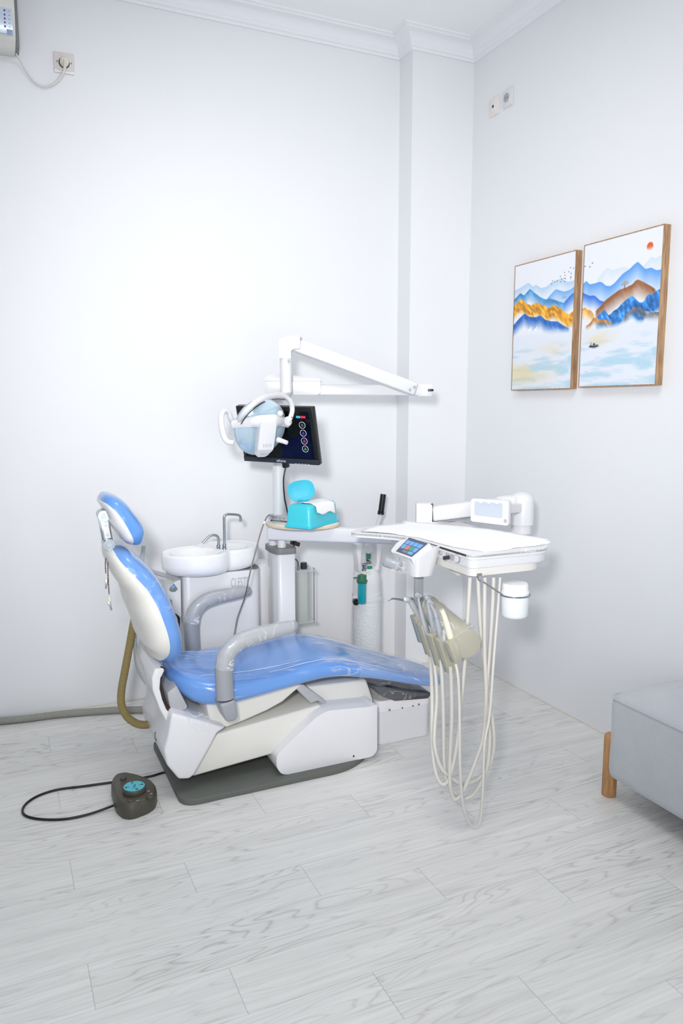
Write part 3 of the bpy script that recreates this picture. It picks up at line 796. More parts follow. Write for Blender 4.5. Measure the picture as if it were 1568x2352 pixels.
# low box beside the post, seen between cabinet and post
part('rear_housing', box((1.20, 3.60, .36), (.10, .12, .72), .01), MWHITE, post)
B0 = Vector((1.175, 3.405, .900)); B1 = Vector((2.150, 2.700, .900))
part('beam', rbar((B0, B1), .062, .070, .012), MWHITE, post, ang=50)
bd = (B1-B0).normalized()
tc_ = Vector((1.315, 3.315))
part('table_top', prism(ell(tc_.x, tc_.y, .175, .140, 56, 1, -.62), 'Z', .936, .953, .004, 2), MTABLE, post, ang=50)
tt = bpy.data.objects['table_top']
part('edge_band', join(prism(ell(tc_.x, tc_.y, .1762, .1412, 56, 1, -.62), 'Z', .9375, .9515, .002, 2)), MTABLEEDGE, tt, ang=50)
# tall pole for light and monitor
PB = Vector((1.232, 3.415, 0))
part('upper_pole', cyl((PB.x, PB.y, .953), (PB.x, PB.y, 1.56), .0265, 28), MWHITE, post)
part('pole_collar', cyl((PB.x, PB.y, .952), (PB.x, PB.y, .966), .033, 28), MMIDGREY, post)
hb_ = onY(668, 1245, 3.33)
part('hinge', join(rbar((hb_, hb_+Vector((.05, .02, -.02))), .012, .02, .002), tube([hb_+Vector((.01, -.01, -.02)), hb_+Vector((.035, 0, .03))], .004, 8, 1)), MDARK, post)

# ------------------------------------------------------------------ doctor's delivery unit
du = thing('dental_delivery_unit', 'white delivery unit on a folding arm with touchpad and handpiece hoses', 'delivery unit', (1.66, 2.45, .9))
EX, EY = 2.128, 2.715
part('riser', cyl((EX, EY, .935), (EX, EY, 1.0), .044, 36), MWHITE, du)
part('elbow', lathe([(.054, 0), (.054, .085), (.053, .105), (.047, .125), (.034, .138), (.016, .145), (0, .147)], (EX, EY, .975), (0, 0, 1), 36), MWHITE, du)
J = Vector((1.755, 2.905, 1.018)); E0 = Vector((EX-.02, EY+.01, 1.070))
part('elbow_nose', rbar((E0+Vector((.02, -.01, -.002)), E0+(J-E0).normalized()*.10), .075, .085, .030), MWHITE, du)
part('spring_arm', rbar((E0+(J-E0).normalized()*.08, J+(E0-J).normalized()*.02), .058, .068, .010), MWHITE, du)
dd = (J-E0).normalized()
part('arm_underside_strip', rbar((E0+dd*.10+Vector((0, 0, -.040)), J-dd*.02+Vector((0, 0, -.040))), .034, .008, .002), MGREY, du)
Mj = frame((dd.x, dd.y, 0))
jp_ = rpoly([(-.038, -.055), (.038, -.055), (.038, .035), (.022, .052), (-.022, .052), (-.038, .035)], .014, 4)
part('arm_joint', prism(jp_, 'M', -.020, .050, .010, 3, Mj, J), MWHITE, du, ang=50)
part('joint_inset', prism(rpoly([(-.028, -.045), (.028, -.045), (.028, .050), (-.028, .050)], .006, 3), 'M', -.024, -.014, .002, 2, Mj, J), MBLACK, du)
part('joint_post', cyl((1.762, 2.865, .93), (1.762, 2.875, .985), .03, 20), MWHITE, du)
# film viewer panel on the elbow
a_ = onY(1081, 1145, 2.64); b_ = onY(1168, 1152, 2.50); 
vw = Vector((b_.x-a_.x, b_.y-a_.y, 0)); vn = Vector((vw.y, -vw.x, 0)).normalized(); vc = Vector(((a_.x+b_.x)/2, (a_.y+b_.y)/2, 1.069))
Mv = frame(vn); hw0 = vw.length/2
vp = rpoly([(-hw0, -.050), (hw0, -.056), (hw0, .048), (-hw0, .046)], .010, 4)
viewer = part('film_viewer', prism(vp, 'M', -.030, 0, .006, 3, Mv, vc), MWHITE, du, ang=50)
part('viewer_screen', prism(rpoly([(-hw0+.018, -.022), (hw0-.026, -.026), (hw0-.026, .036), (-hw0+.018, .036)], .003, 2), 'M', .0, .002, .0008, 1, Mv, vc), mat('frosted_viewer_screen', (190, 198, 210), .3), viewer)
for k in range(3):
    part('film_clip', prism(ell(-hw0+.045+k*.036, .036, .008, .006, 20), 'M', .0, .006, .002, 2, Mv, vc), MWHITE, viewer)
part('viewer_switch', box(vc+Mv @ Vector((hw0-.012, -.036, .001)), (.012, .004, .014), .001, 1, Mv @ Matrix.Rotation(PI/2, 3, 'X')), MGREYSHELL, viewer)
part('viewer_bracket', rbar((vc+Mv @ Vector((hw0-.03, .01, -.028)), Vector((EX, EY, 1.05))), .03, .04, .006), MWHITE, du)
# tray body
rim_o = rpoly([(1.478, 2.150), (1.800, 2.145), (1.868, 2.215), (1.868, 2.86), (1.80, 2.91), (1.60, 2.905), (1.42, 2.868), (1.312, 2.775), (1.318, 2.742), (1.415, 2.640), (1.478, 2.520)], [.03, .05, .05, .04, .04, .05, .05, .02, .02, .06, .08], 6)
body = rpoly([(1.484, 2.158), (1.795, 2.153), (1.858, 2.220), (1.858, 2.76), (1.484, 2.76)], [.03, .05, .05, .03, .03], 6)
lowb = rpoly([(1.490, 2.166), (1.775, 2.161), (1.825, 2.230), (1.825, 2.72), (1.495, 2.72)], [.03, .05, .05, .03, .03], 6)
tb = part('tray_body', prism(body, 'Z', .938, .978, .003, 2), MWHITE, du, ang=50)
part('tray_underside', prism(lowb, 'Z', .908, .940, .012, 4), MCREAM, du, ang=50)
def scale2(poly, k, c):
    return [(c[0]+(x-c[0])*k, c[1]+(y-c[1])*k) for x, y in poly]
cc = (1.64, 2.52)
rimpart = part('tray_rim', join(prism(rim_o, 'Z', .970, .9866, .004, 3)), MWHITE, du, ang=50)
# raised lip as a ring
ro = rim_o; ri = scale2(rim_o, .955, cc); V, F = [], []; n = len(ro)
for p, z in ((ro, .978), (ro, .987), (ri, .987), (ri, .980)):
    V += [Vector((a, b, z)) for a, b in p]
for i in range(4):
    for j in range(n): F.append((i*n+j, i*n+(j+1) % n, ((i+1) % 4)*n+(j+1) % n, ((i+1) % 4)*n+j))
part('tray_lip', (V, F), MWHITE, rimpart, ang=50)
# control head with touchpad
hd = rpoly([(1.366, 2.375), (1.378, 2.340), (1.455, 2.335), (1.49, 2.36), (1.49, 2.56), (1.42, 2.575), (1.372, 2.54), (1.366, 2.49)], .016, 4)
bm_v, bm_f = prism(hd, 'Z', .882, .975, .010, 3)
# slope the outer top so the pad faces up and left, and taper the bottom
nv = []
for v in bm_v:
    v = Vector(v); top = .948+(v.x-1.38)/.07*.036
    if v.z > .93: v.z = min(v.z+.02, min(top, .986)) 
    if v.z < .90: v.x = 1.41+(v.x-1.41)*.70; v.y = 2.40+(v.y-2.40)*.60; v.z -= .008
    nv.append(v)
hdp = part('control_head', (nv, bm_f), MWHITE, du, ang=50)
# touchpad: plate in the sloped plane
tl, tr_, br, bl_ = Vector((1.452, 2.532, .989)), Vector((1.452, 2.392, .989)), Vector((1.372, 2.372, .948)), Vector((1.372, 2.492, .948))
pn = (tr_-tl).cross(bl_-tl).normalized()
if pn.z < 0: pn = -pn
def padq(u, v, h): return tl.lerp(tr_, u).lerp(bl_.lerp(br, u), v)+pn*h
def padbox(u0, v0, u1, v1, h0, h1):
    c8 = [padq(u, v, h) for h in (h0, h1) for u, v in ((u0, v0), (u1, v0), (u1, v1), (u0, v1))]
    return c8, [(0, 1, 2, 3), (4, 5, 6, 7), (0, 1, 5, 4), (1, 2, 6, 5), (2, 3, 7, 6), (3, 0, 4, 7)]
part('touchpad_bezel', padbox(-.08, -.03, 1.08, 1.10, -.02, .0035), MWHITE, hdp, smooth=False)
tpad = part('touchpad', padbox(0, 0, 1, 1, .0035, .0045), mat('navy_touchpad', (62, 74, 104), .25), hdp, smooth=False)
mb1 = mat('lit_blue_button', (96, 160, 222), .3, emit=(96, 160, 222), estr=.25); mb2 = mat('red_button', (206, 128, 120), .4); mb3 = mat('green_button', (70, 160, 120), .4)
for r_, (v0, v1) in enumerate(((.18, .42), (.46, .72))):
    for c_ in range(4):
        m_ = mb1 if (r_ == 0 or c_ in (0, 3)) else (mb2 if c_ == 1 else mb3)
        part('pad_button', padbox(.06+c_*.225, v0, .06+c_*.225+.19, v1, .0045, .0052), m_, tpad, smooth=False)
part('pad_button', padbox(.62, .76, .90, .92, .0045, .0052), mb1, tpad, smooth=False)
part('pad_button', padbox(.30, .78, .58, .92, .0045, .0052), MMIDGREY, tpad, smooth=False)
# grey handle projecting left of the head
h0 = onY(879, 1288, 2.44); h1 = onY(921, 1301, 2.40)
hn = part('tray_handle', rbar((h0, h1), .030, .040, .012), MGREY, du, ang=60)
part('handle_button', cyl(h0+Vector((.002, -.018, 0)), h0+Vector((.002, -.013, 0)), .012, 20), MGREY, hn)
part('handle_arm', rbar((h1+Vector((-.004, .03, .01)), Vector((1.36, 2.46, .93))), .018, .018, .004), MGREYSHELL, du)
part('handle_wrap', box((h1+Vector((-.012, 0, 0))), (.035, .050, .058), .012, 4, frame(h1-h0)), MFILMH, hn, ang=80)
# small controls along the left face of the tray
def lf(x, y): return onX(x, y, 1.4825)
q = lf(1032, 1280); part('selector_knob', cyl(q, q+Vector((-.026, -.004, 0)), .0075, 16), mat('dark_purple_knob', (60, 44, 66), .35), du)
part('knob_dial', cyl(q+Vector((.001, -.016, .002)), q+Vector((-.003, -.016, .002)), .012, 20), MGREYSHELL, du)
q = lf(1051, 1283); part('pressure_gauge', cyl(q+Vector((.002, 0, 0)), q+Vector((-.005, 0, 0)), .016, 24), MGREY, du)
part('gauge_face', cyl(q+Vector((-.005, 0, 0)), q+Vector((-.006, 0, 0)), .013, 24), MCREAM, bpy.data.objects['pressure_gauge'])
for x, y in ((1012, 1270), (1027, 1273)):
    q = lf(x, y); part('side_button', box(q, (.004, .020, .016), .002), MGREYSHELL, du)
q = lf(998, 1265); part('indicator', cyl(q, q+Vector((-.002, 0, 0)), .003, 10), MMIDGREY, du)
# loose film over the tray corner
part('tray_plastic_cover', (lambda g: ([v+Vector((mnoise.noise(v*30), mnoise.noise(v*30+Vector((7, 1, 0))), 0))*.005 for v in g[0]], [f for f in g[1] if len(f) == 4]))(
    (lambda P, Z: ([Vector((a, b, z)) for z in Z for a, b in P], [(i*len(P)+j, i*len(P)+j+1, (i+1)*len(P)+j+1, (i+1)*len(P)+j) for i in range(len(Z)-1) for j in range(len(P)-1)]))(
    [(p[0]+.0, p[1]) for p in scale2([(1.478, 2.50-.02*i) for i in range(17)]+[(1.478+.02*i, 2.150) for i in range(1, 17)]+[(1.81+.058*i/4, 2.155+.06*i/4) for i in range(5)], 1.018, cc)], [.995, .98, .965, .95, .935, .922])), MFILMH, du, ang=80)
# bracket column and handpiece holder
hcx = onY(961, 1360, 2.43).x
part('holder_column', box((hcx, 2.43, .815), (.037, .012, .160), .003), MGREY, du)
HA, HB = Vector((1.475, 2.44, .742)), Vector((1.436, 2.10, .690)); hax = (HB-HA).normalized()
part('holder_bracket', rbar((Vector((hcx, 2.43, .752)), HA+hax*.03), .03, .02, .004), MGREY, du)
hold = part('handpiece_holder', lathe([(.040, 0), (.045, .01), (.050, .20), (.054, .33), (.051, (HB-HA).length), (0, (HB-HA).length+.001)], HA, hax, 36, (1, 1)), MTAN, du, ang=50)
part('holder_wrap', (lambda g: ([v+Vector((mnoise.noise(v*35), mnoise.noise(v*35+Vector((7, 1, 0))), mnoise.noise(v*35+Vector((0, 5, 0)))))*.006 for v in g[0]], g[1]))(lathe([(.047, -.01), (.052, .05), (.054, .10), (.055, .16), (.058, .22), (.060, .28), (.059, .33), (.055, .352), (.035, .360), (.0, .364)], HA, hax, 48)), MFILMW, hold, ang=80)
# cup ring and its wire
JC = Vector((1.668, 2.15, .800))
wr_ = [onY(1096, 1323, 2.17), onY(1100, 1333, 2.17), onY(1110, 1337, 2.16), Vector((JC.x-.054, 2.15, .836))]
cr_ = part('cup_ring', join(tube(wr_, .0028, 10, 4), tube([JC+Vector((.055*math.cos(2*PI*k/24), .055*math.sin(2*PI*k/24), .032)) for k in range(25)], .003, 8, 1)), MCHROME, du)
part('ring_mount', box(onY(1099, 1321, 2.17)+Vector((0, 0, .003)), (.022, .014, .010), .003), MMIDGREY, cr_)
# umbilical running from the tray underside to the beam
part('rear_hose', tube([Vector((1.60, 2.70, .915)), Vector((1.56, 2.76, .893)), Vector((1.60, 2.84, .885)), Vector((1.72, 2.98, .88))], .008, 10, 6), MGREYSHELL, du)
g1 = onX(996, 1301, 1.49)
part('tray_bracket', prism([(2.30, .905), (2.42, .912), (2.36, .885), (2.31, .878)], 'X', 1.53, 1.60, .003), MCREAM, du)

# jar standing in the ring
jar = thing('plastic_jar', 'translucent white plastic jar hanging in a wire ring beside the tray', 'jar', (JC.x, JC.y, .75))
part('jar_body', lathe([(.036, -.052), (.044, -.049), (.049, -.040), (.0505, .02), (.052, .030), (.050, .040)], JC, (0, 0, 1), 36), MJAR, jar, ang=50)
part('jar_lid', lathe([(.051, .036), (.052, .042), (.047, .050), (.0465, .068), (.044, .073), (0, .0745)], JC, (0, 0, 1), 36), MJAR, jar, ang=50)

# paper sheet over the tray
def paper():
    pts = [(1.350, 2.755), (1.375, 2.79), (1.47, 2.868), (1.585, 2.875), (1.645, 2.90), (1.71, 2.83), (1.87, 2.60), (1.91, 2.28), (1.885, 2.225), (1.79, 2.20), (1.70, 2.20), (1.63, 2.17), (1.56, 2.185), (1.507, 2.30), (1.496, 2.46), (1.494, 2.535), (1.43, 2.665)]
    out = []
    for i in range(len(pts)):
        a, b = Vector(pts[i]), Vector(pts[(i+1) % len(pts)]); m = max(2, int((b-a).length/.012))
        for k in range(m):
            p = a.lerp(b, k/m); j = .003 if k else 0
            out.append(p+Vector((random.uniform(-j, j), random.uniform(-j, j))))
    ct = Vector((1.63, 2.50)); V, F = [], []; R_ = 12; n = len(out)
    for r in range(R_):
        s = 1-r/R_
        for p in out:
            q = ct+(p-ct)*s
            z = .9890+.0018*mnoise.noise(Vector((q.x*8, q.y*8, 0)))+(.004*max(0, mnoise.noise(Vector((q.x*16, q.y*16, 4)))) if s > .8 else 0)
            if s > .97 and abs(q.x-1.655) < .04 and q.y > 2.87: z += .006
            if q.x > 1.86: z += (q.x-1.86)*.10
            V.append(Vector((q.x, q.y, max(z, .9880))))
    V.append(Vector((ct.x, ct.y, .996)))
    for r in range(R_-1):
        for j in range(n): F.append((r*n+j, r*n+(j+1) % n, (r+1)*n+(j+1) % n, (r+1)*n+j))
    for j in range(n): F.append(((R_-1)*n+j, (R_-1)*n+(j+1) % n, R_*n))
    return V, F
pp = part('paper_sheet', paper(), MPAPER)
md = pp.modifiers.new('thickness', 'SOLIDIFY'); md.thickness = .0008
tag(pp, 'rough-edged white paper sheet spread over the tray of the delivery unit', 'paper sheet')

# cradles and handpieces
def hose(pts, r, parent, m=None, end_z=None):
    """pts: (px, py, Y) of the hose as it hangs"""
    P = [onY(x, y, Y) for x, y, Y in pts]
    for p in P: p.z = max(p.z, r+.012)
    return part('hose', tube(P, r, 12, 8), m or MBEIGEHOSE, parent)
def cradle(c, d, L=.085):
    M = frame(d); g = prism(rpoly([(-.017, -.016), (.017, -.016), (.017, .012), (.009, .016), (-.009, .016), (-.017, .012)], .006, 3), 'M', -L/2, L/2, .004, 2, M, c)
    cr = part('cradle', g, MTAN, du, ang=50)
    part('cradle_trim', prism(rpoly([(-.018, -.018), (-.010, -.018), (-.010, -.013), (-.018, -.013)], .001, 2), 'M', -L/2, L/2, .001, 1, M, c), MSTEEL, cr)
    return cr
def hpt(x, y, Y): return onY(x, y, Y)
# cradle centres (px) and tool axes from lower end to upper end, near edge of each
cr_spec = [(963, 1432, 2.375, (975, 1472), (952, 1395)), (979, 1458, 2.31, (992, 1500), (966, 1412)), (1002, 1482, 2.24, (1014, 1525), (990, 1437)), (1022, 1490, 2.175, (1037, 1540), (1006, 1445)), (1036, 1500, 2.12, (1052, 1550), (1018, 1450))]
for (x, y, Y, lo_, hi_) in cr_spec[:4]:
    a, b = hpt(*lo_, Y), hpt(*hi_, Y); cradle((a+b)/2+(a-b)*.12+Vector((.006, .016, -.004)), b-a, (b-a).length*.80)
a, b = hpt(1050, 1515, 2.10), hpt(1028, 1455, 2.10); cradle((a+b)/2+(a-b)*.14+Vector((.006, .014, -.004)), b-a, (b-a).length*.72)

aw = thing('air_water_syringe', 'steel air water syringe with thin curved nozzle pointing left, in the farthest cradle', 'dental syringe', hpt(960, 1420, 2.38), 'handpieces in the tray holder')
part('body', tube([hpt(972, 1448, 2.38), hpt(960, 1415, 2.38), hpt(950, 1395, 2.38), hpt(941, 1380, 2.38)], [.0085, .009, .011, .010], 14, 5), MGREYSHELL, aw)
part('head', tube([hpt(941, 1380, 2.38), hpt(934, 1377, 2.38), hpt(926, 1378, 2.38)], [.011, .012, .008], 14, 4), MHAND, aw)
part('nozzle', tube([hpt(928, 1379, 2.38), hpt(912, 1376, 2.38), hpt(900, 1375, 2.38), hpt(894, 1378, 2.38), hpt(890.5, 1380, 2.38)], [.0042, .0036, .0034, .003, .0022], 10, 5), MSTEEL, aw)
part('trigger', tube([hpt(938, 1377, 2.375), hpt(945, 1373, 2.37), hpt(949, 1378, 2.37)], .0035, 8, 4), MCHROME, aw)
hose([(975, 1465, 2.38), (984, 1490, 2.36), (989, 1530, 2.32), (992, 1600, 2.25), (992, 1700, 2.2), (998, 1765, 2.17), (1010, 1797, 2.15), (1024, 1799, 2.14), (1037, 1770, 2.14), (1050, 1700, 2.15), (1060, 1600, 2.16), (1070, 1480, 2.17), (1076, 1380, 2.18), (1079, 1326, 2.18)], .0072, aw)

def handpiece(label, Y, base, mid, neck, headc, hr, hax_, hosepts, ring=None, m=MHAND):
    t = thing('dental_handpiece', label, 'dental handpiece', hpt(*mid, Y), 'handpieces in the tray holder')
    part('body', tube([hpt(*base, Y), hpt(*mid, Y), hpt(*neck, Y)], [.0095, .0105, .0085, .006], 14, 6), m, t)
    h = hpt(*headc, Y); part('neck', tube([hpt(*neck, Y), hpt((neck[0]*.4+headc[0]*.6)-1, (neck[1]*.4+headc[1]*.6), Y), h], [.0065, .005, .006], 12, 4), m, t)
    ax = Vector(hax_).normalized(); part('head', lathe([(.002, -.012), (hr*.9, -.011), (hr, -.006), (hr, .007), (hr*.8, .011), (.001, .012)], h, ax, 18), MHAND, t)
    if ring: q = hpt(*ring, Y); part('blue_ring', lathe([(.0092, -.0008), (.0092, .0008)], q, hpt(*neck, Y)-hpt(*mid, Y), 18), MBLUE, t)
    hose(hosepts, .0072, t)
    return t
handpiece('steel dental handpiece with round head in the second cradle, beside the syringe', 2.31, (983, 1460), (972, 1425), (964, 1395), (961, 1368), .0095, (.8, .2, -.35),
    [(990, 1490, 2.31), (998, 1530, 2.28), (1003, 1600, 2.24), (998, 1670, 2.2), (998, 1715, 2.18), (1012, 1762, 2.16), (1040, 1790, 2.14), (1066, 1800, 2.13), (1100, 1787, 2.12), (1126, 1750, 2.12), (1134, 1700, 2.12), (1128, 1640, 2.13), (1116, 1560, 2.15), (1103, 1440, 2.17), (1097, 1326, 2.18)])
handpiece('slim steel dental handpiece in the third cradle, behind the blue-ringed one', 2.27, (1000, 1462), (990, 1420), (984, 1398), (983, 1376), .0075, (.6, .2, -.5),
    [(1012, 1515, 2.24), (1015, 1560, 2.22), (1018, 1640, 2.2), (1019, 1740, 2.17), (1024, 1790, 2.15), (1038, 1815, 2.13), (1062, 1833, 2.12), (1086, 1825, 2.11), (1108, 1790, 2.11), (1120, 1750, 2.11), (1124, 1690, 2.12), (1117, 1600, 2.13), (1124, 1500, 2.15), (1130, 1400, 2.16), (1133, 1326, 2.17)])
handpiece('thick silver dental handpiece with blue ring and angled neck in the holder', 2.20, (1016, 1478), (1005, 1432), (998, 1405), (988, 1384), .0075, (.7, .2, -.5),
    [(1034, 1530, 2.17), (1036, 1570, 2.17), (1037, 1650, 2.16), (1033, 1740, 2.15), (1033, 1800, 2.13), (1040, 1830, 2.12), (1048, 1836, 2.11), (1064, 1815, 2.11), (1093, 1745, 2.11), (1109, 1690, 2.12), (1116, 1600, 2.13), (1112, 1480, 2.15), (1113, 1326, 2.17)], ring=(1001, 1418), m=MHAND)
sc_ = thing('ultrasonic_scaler', 'cream tapered ultrasonic scaler handpiece in the cradle nearest the camera', 'dental scaler', hpt(1028, 1440, 2.13), 'handpieces in the tray holder')
part('body', tube([hpt(1038, 1480, 2.13), hpt(1029, 1445, 2.13), hpt(1020, 1415, 2.13), hpt(1014, 1401, 2.13)], [.0125, .0115, .009, .0075], 16, 6), MIVORY, sc_)
part('tip', cyl(hpt(1014.5, 1402, 2.13), hpt(1013, 1399, 2.13), .0045, 12), MGREYSHELL, sc_)
hose([(1046, 1525, 2.09), (1052, 1560, 2.08), (1055, 1640, 2.07), (1056, 1760, 2.05), (1063, 1850, 2.04), (1078, 1891, 2.035), (1091, 1901, 2.03), (1103, 1880, 2.035), (1109, 1800, 2.05), (1112, 1710, 2.07), (1124, 1640, 2.09), (1133, 1520, 2.12), (1141, 1420, 2.15), (1148, 1326, 2.17)], .0052, sc_)

# ------------------------------------------------------------------ operating light on the pole
LT = thing('operating_light', 'white dental operating light with blue reflector on jointed arms in front of the monitor', 'operating light', (PB.x, PB.y, 1.56))
D0 = 3.66
R2 = Vector((RV.x, RV.y, 0)).normalized()
BC = Vector((PB.x, PB.y, 1.592)); 
bxp = []
for (u, w) in ((-.052, -.045), (.205, -.045), (.205, .045), (-.052, .045)): bxp.append((BC.x+R2.x*u-R2.y*w*-1, BC.y+R2.y*u+R2.x*w*1))
Mb = Matrix((Vector((R2.x, R2.y, 0)), Vector((0, 0, 1)), Vector((R2.x, R2.y, 0)).cross(Vector((0, 0, 1))))).transposed()
hp_ = rpoly([(-.052, -.042), (.205, -.042), (.208, .036), (.10, .044), (.03, .058), (-.03, .050), (-.055, .040)], [.012, .02, .02, .06, .03, .02, .02], 5)
part('transformer_box', prism(hp_, 'M', -.05, .05, .012, 3, Mb, BC), MWHITE, LT, ang=50)
part('box_seam', prism(rpoly([(-.0535, .020), (.2085, .020), (.2085, .0225), (-.0535, .0225)], .0005, 1), 'M', -.0505, .0505, 0, 1, Mb, BC), MGREYSHELL, LT)
H0 = BC+R2*.19+Vector((0, 0, -.018)); H1 = onD(978, 898, 3.67); H1.z = H0.z
part('horizontal_arm', rbar((H0, H1), .050, .050, .006), MWHITE, LT)
H2 = H1+R2*.03
arm_end = rpoly([(-.045, -.028), (.026, -.028), (.030, .028), (-.045, .028)], .008, 4)
kn = part('elbow_joint', prism(arm_end, 'M', -.030, .030, .004, 2, Mb, H1), MWHITE, LT)
part('joint_slot', box(H1+R2*.018-Mb.col[2]*(-.0285), (.026, .010, .042), .002, 2, Mb @ Matrix.Rotation(0, 3, 'X')), MBLACK, kn)
for dz in (-.012, .012):
    q = H1+R2*.014+Mb.col[2]*.030+Vector((0, 0, dz)); part('joint_lug', cyl(q, q+Mb.col[2]*.006, .0055, 12), MWHITE, kn)
S1 = onD(952, 894, 3.58); S0 = onD(672, 790, 3.42)
sa = part('spring_arm', rbar((S0, S1), .050, .061, .008), MWHITE, LT, ang=50)
for (x, y, D) in ((691, 778.5, 3.40), (951.5, 889.5, 3.545), (941.5, 895.5, 3.545)):
    q = onD(x, y, D); part('pin', cyl(q-FV*.012, q+FV*.012, .0055, 14), MSTEEL, sa)
tt0 = onD(656, 908, 3.40); tt1 = onD(655, 822, 3.40)
TX = onD(656, 860, 3.40)
tub = part('vertical_tube', lathe([(.024, 0), (.026, .012), (.026, .135), (.0265, .165)], (TX.x, TX.y, tt0.z+.006), (0, 0, 1), 32), MWHITE, LT, ang=50)
part('tube_vent_cap', lathe([(.020, -.014), (.0255, 0), (.0255, .008)], (TX.x, TX.y, tt0.z+.004), (0, 0, 1), 32), MGREYSHELL, tub)
kp = []
for x, y in [(642, 824), (642, 783), (650, 777), (672, 773), (690, 772), (690, 802), (676, 803), (669, 806), (669, 824)]:
    q = onD(x, y, 3.40)-Vector((TX.x, TX.y, TX.z)); kp.append((q.dot(R2), q.z))
part('upper_elbow', prism(rpoly(kp, [0, .02, .03, .02, .004, .01, .01, .01, 0], 4), 'M', -.028, .028, .008, 3, Mb, TX), MWHITE, LT, ang=50)
q = onD(663, 830, 3.37); part('pin', cyl(q-FV*.010, q+FV*.01, .0045, 14), MSTEEL, tub)
# the lamp head
LC = onD(597, 981, 3.24)
ln = (-(LC-CAM).normalized()*.85 + R2*.40 - Vector((0, 0, 1))*.36).normalized()
ML = frame(ln); lr, lu = ML.col[0], ML.col[1]
def L3(a, b, c): return LC+lr*a+lu*b+ln*c
ld = part('reflector', lathe([(0, -.060), (.05, -.052), (.085, -.032), (.108, -.006), (.115, .006), (.112, .010)], LC, ln, 48, (1, 1.08)), MLENS, LT, ang=60)
part('glass_front', lathe([(.111, .006), (.100, .020), (.078, .034), (.045, .044), (.0, .047)], LC, ln, 48, (1, 1.08)), mat('tinted_glass_lens', (206, 230, 244), .04, alpha=.34, coat=1), ld, ang=60)
part('rim', join(tube([LC+lr*.115*math.cos(2*PI*k/40)+lu*.124*math.sin(2*PI*k/40) for k in range(41)], .0045, 10, 1), tube([L3(.108*math.cos(2*PI*k/40), .117*math.sin(2*PI*k/40), -.010) for k in range(41)], .0035, 8, 1)), mat('clear_grey_rim', (190, 198, 206), .15, alpha=.7, coat=.8), ld)
# white front cover: T shape made of a curved cross band and a tapering nose
def ribbon(pts, w, th, up):
    P = crom(pts, 8); m = len(P); W_ = w if isinstance(w, list) else [w]*2; V, F = [], []
    for i, p in enumerate(P):
        t = (P[min(i+1, m-1)]-P[max(i-1, 0)]).normalized(); s = i/(m-1)*(len(W_)-1); k = min(int(s), len(W_)-2); ww = W_[k]*(1-(s-k))+W_[k+1]*(s-k)
        nr = up-t*up.dot(t); nr.normalize(); sd = t.cross(nr)
        for a, b in ((-.5, -.35), (-.38, .42), (0, .55), (.38, .42), (.5, -.35), (0, -.5)): V.append(p+sd*ww*a+nr*th*b)
    for i in range(m-1):
        for j in range(6): F.append((i*6+j, i*6+(j+1) % 6, (i+1)*6+(j+1) % 6, (i+1)*6+j))
    F.append(tuple(range(6))); F.append(tuple((m-1)*6+j for j in range(6))); return V, F
cov = part('front_cover', join(ribbon([L3(-.128, .012, .0), L3(-.085, .030, .030), L3(-.03, .044, .058), L3(.03, .046, .062), L3(.085, .034, .034), L3(.128, .014, .01)], [.030, .040, .056, .062, .044, .034], .018, ln)), MWHITE, LT, ang=60)
nose = rpoly([(-.034, .058), (.040, .058), (.042, -.030), (.040, -.078), (.022, -.118), (-.022, -.118), (-.032, -.070)], [.015, .015, .03, .01, .012, .012, .01], 5)
nv_, nf_ = prism(nose, 'M', .034, .074, .012, 3, ML, LC)
nv2 = []
for v in nv_:
    d = v-LC; b = d.dot(lu)
    if b < -.075: v = v-ln*(-.075-b)*.55
    nv2.append(v)
ns = part('lamp_housing', (nv2, nf_), MWHITE, cov, ang=50)
for r_, (bb_, off) in enumerate(((-.055, .0745), (-.095, .0625))):
    for k in range(5):
        a = -.012+k*.0085; part('vent', box(L3(a+.004, bb_, off), (.0022, .016, .002), .0005, 1, ML), MGREYSHELL, ns)
# pivots, yoke and handles
pvL = onD(545, 976, 3.21); pvR = onD(661, 968, 3.16)
part('pivot', join(ball(pvL, .020, 18, (.9, .9, 1.05))), MWHITE, LT); part('pivot', join(ball(pvR, .019, 18, (.9, .9, 1.1)), ball(onD(643, 950, 3.16), .013, 14, (1, 1, 1.0))), MWHITE, LT)
yk = [onD(652, 911, 3.40), onD(630, 909, 3.30), onD(600, 917, 3.17), onD(575, 934, 3.11), onD(556, 955, 3.12), onD(548, 970, 3.17)]
yo = part('yoke', join(tube(yk, [.018, .016, .014, .012, .011, .010], 14, 7, .8), tube([onD(655, 912, 3.40), onD(666, 922, 3.30), onD(671, 940, 3.18), onD(667, 958, 3.14), onD(661, 968, 3.14)], [.012, .011, .010, .010], 14, 7)), MWHITE, LT)
part('yoke_cable', join(tube([p+Vector((.006, -.004, -.014)) for p in yk], .0022, 8, 7), tube([onD(658, 913, 3.385), onD(669.5, 924, 3.29), onD(674, 942, 3.17), onD(669, 960, 3.13)], .0022, 8, 7)), MBLACK, yo)
part('handle', tube([onD(541, 978, 3.25), onD(530, 962, 3.22), onD(524, 947, 3.20), onD(514, 945, 3.18), onD(508, 955, 3.16), onD(508, 975, 3.15), onD(513, 1000, 3.15), onD(522, 1014, 3.15), onD(537, 1017, 3.15)], [.013, .012, .010, .012, .0125, .0125, .012, .010], 16, 6), MWHITE, LT)
part('handle', tube([onD(638, 1010, 3.20), onD(648, 1013, 3.19), onD(659, 1017, 3.18)], [.012, .010, .009], 14, 5), MWHITE, LT)

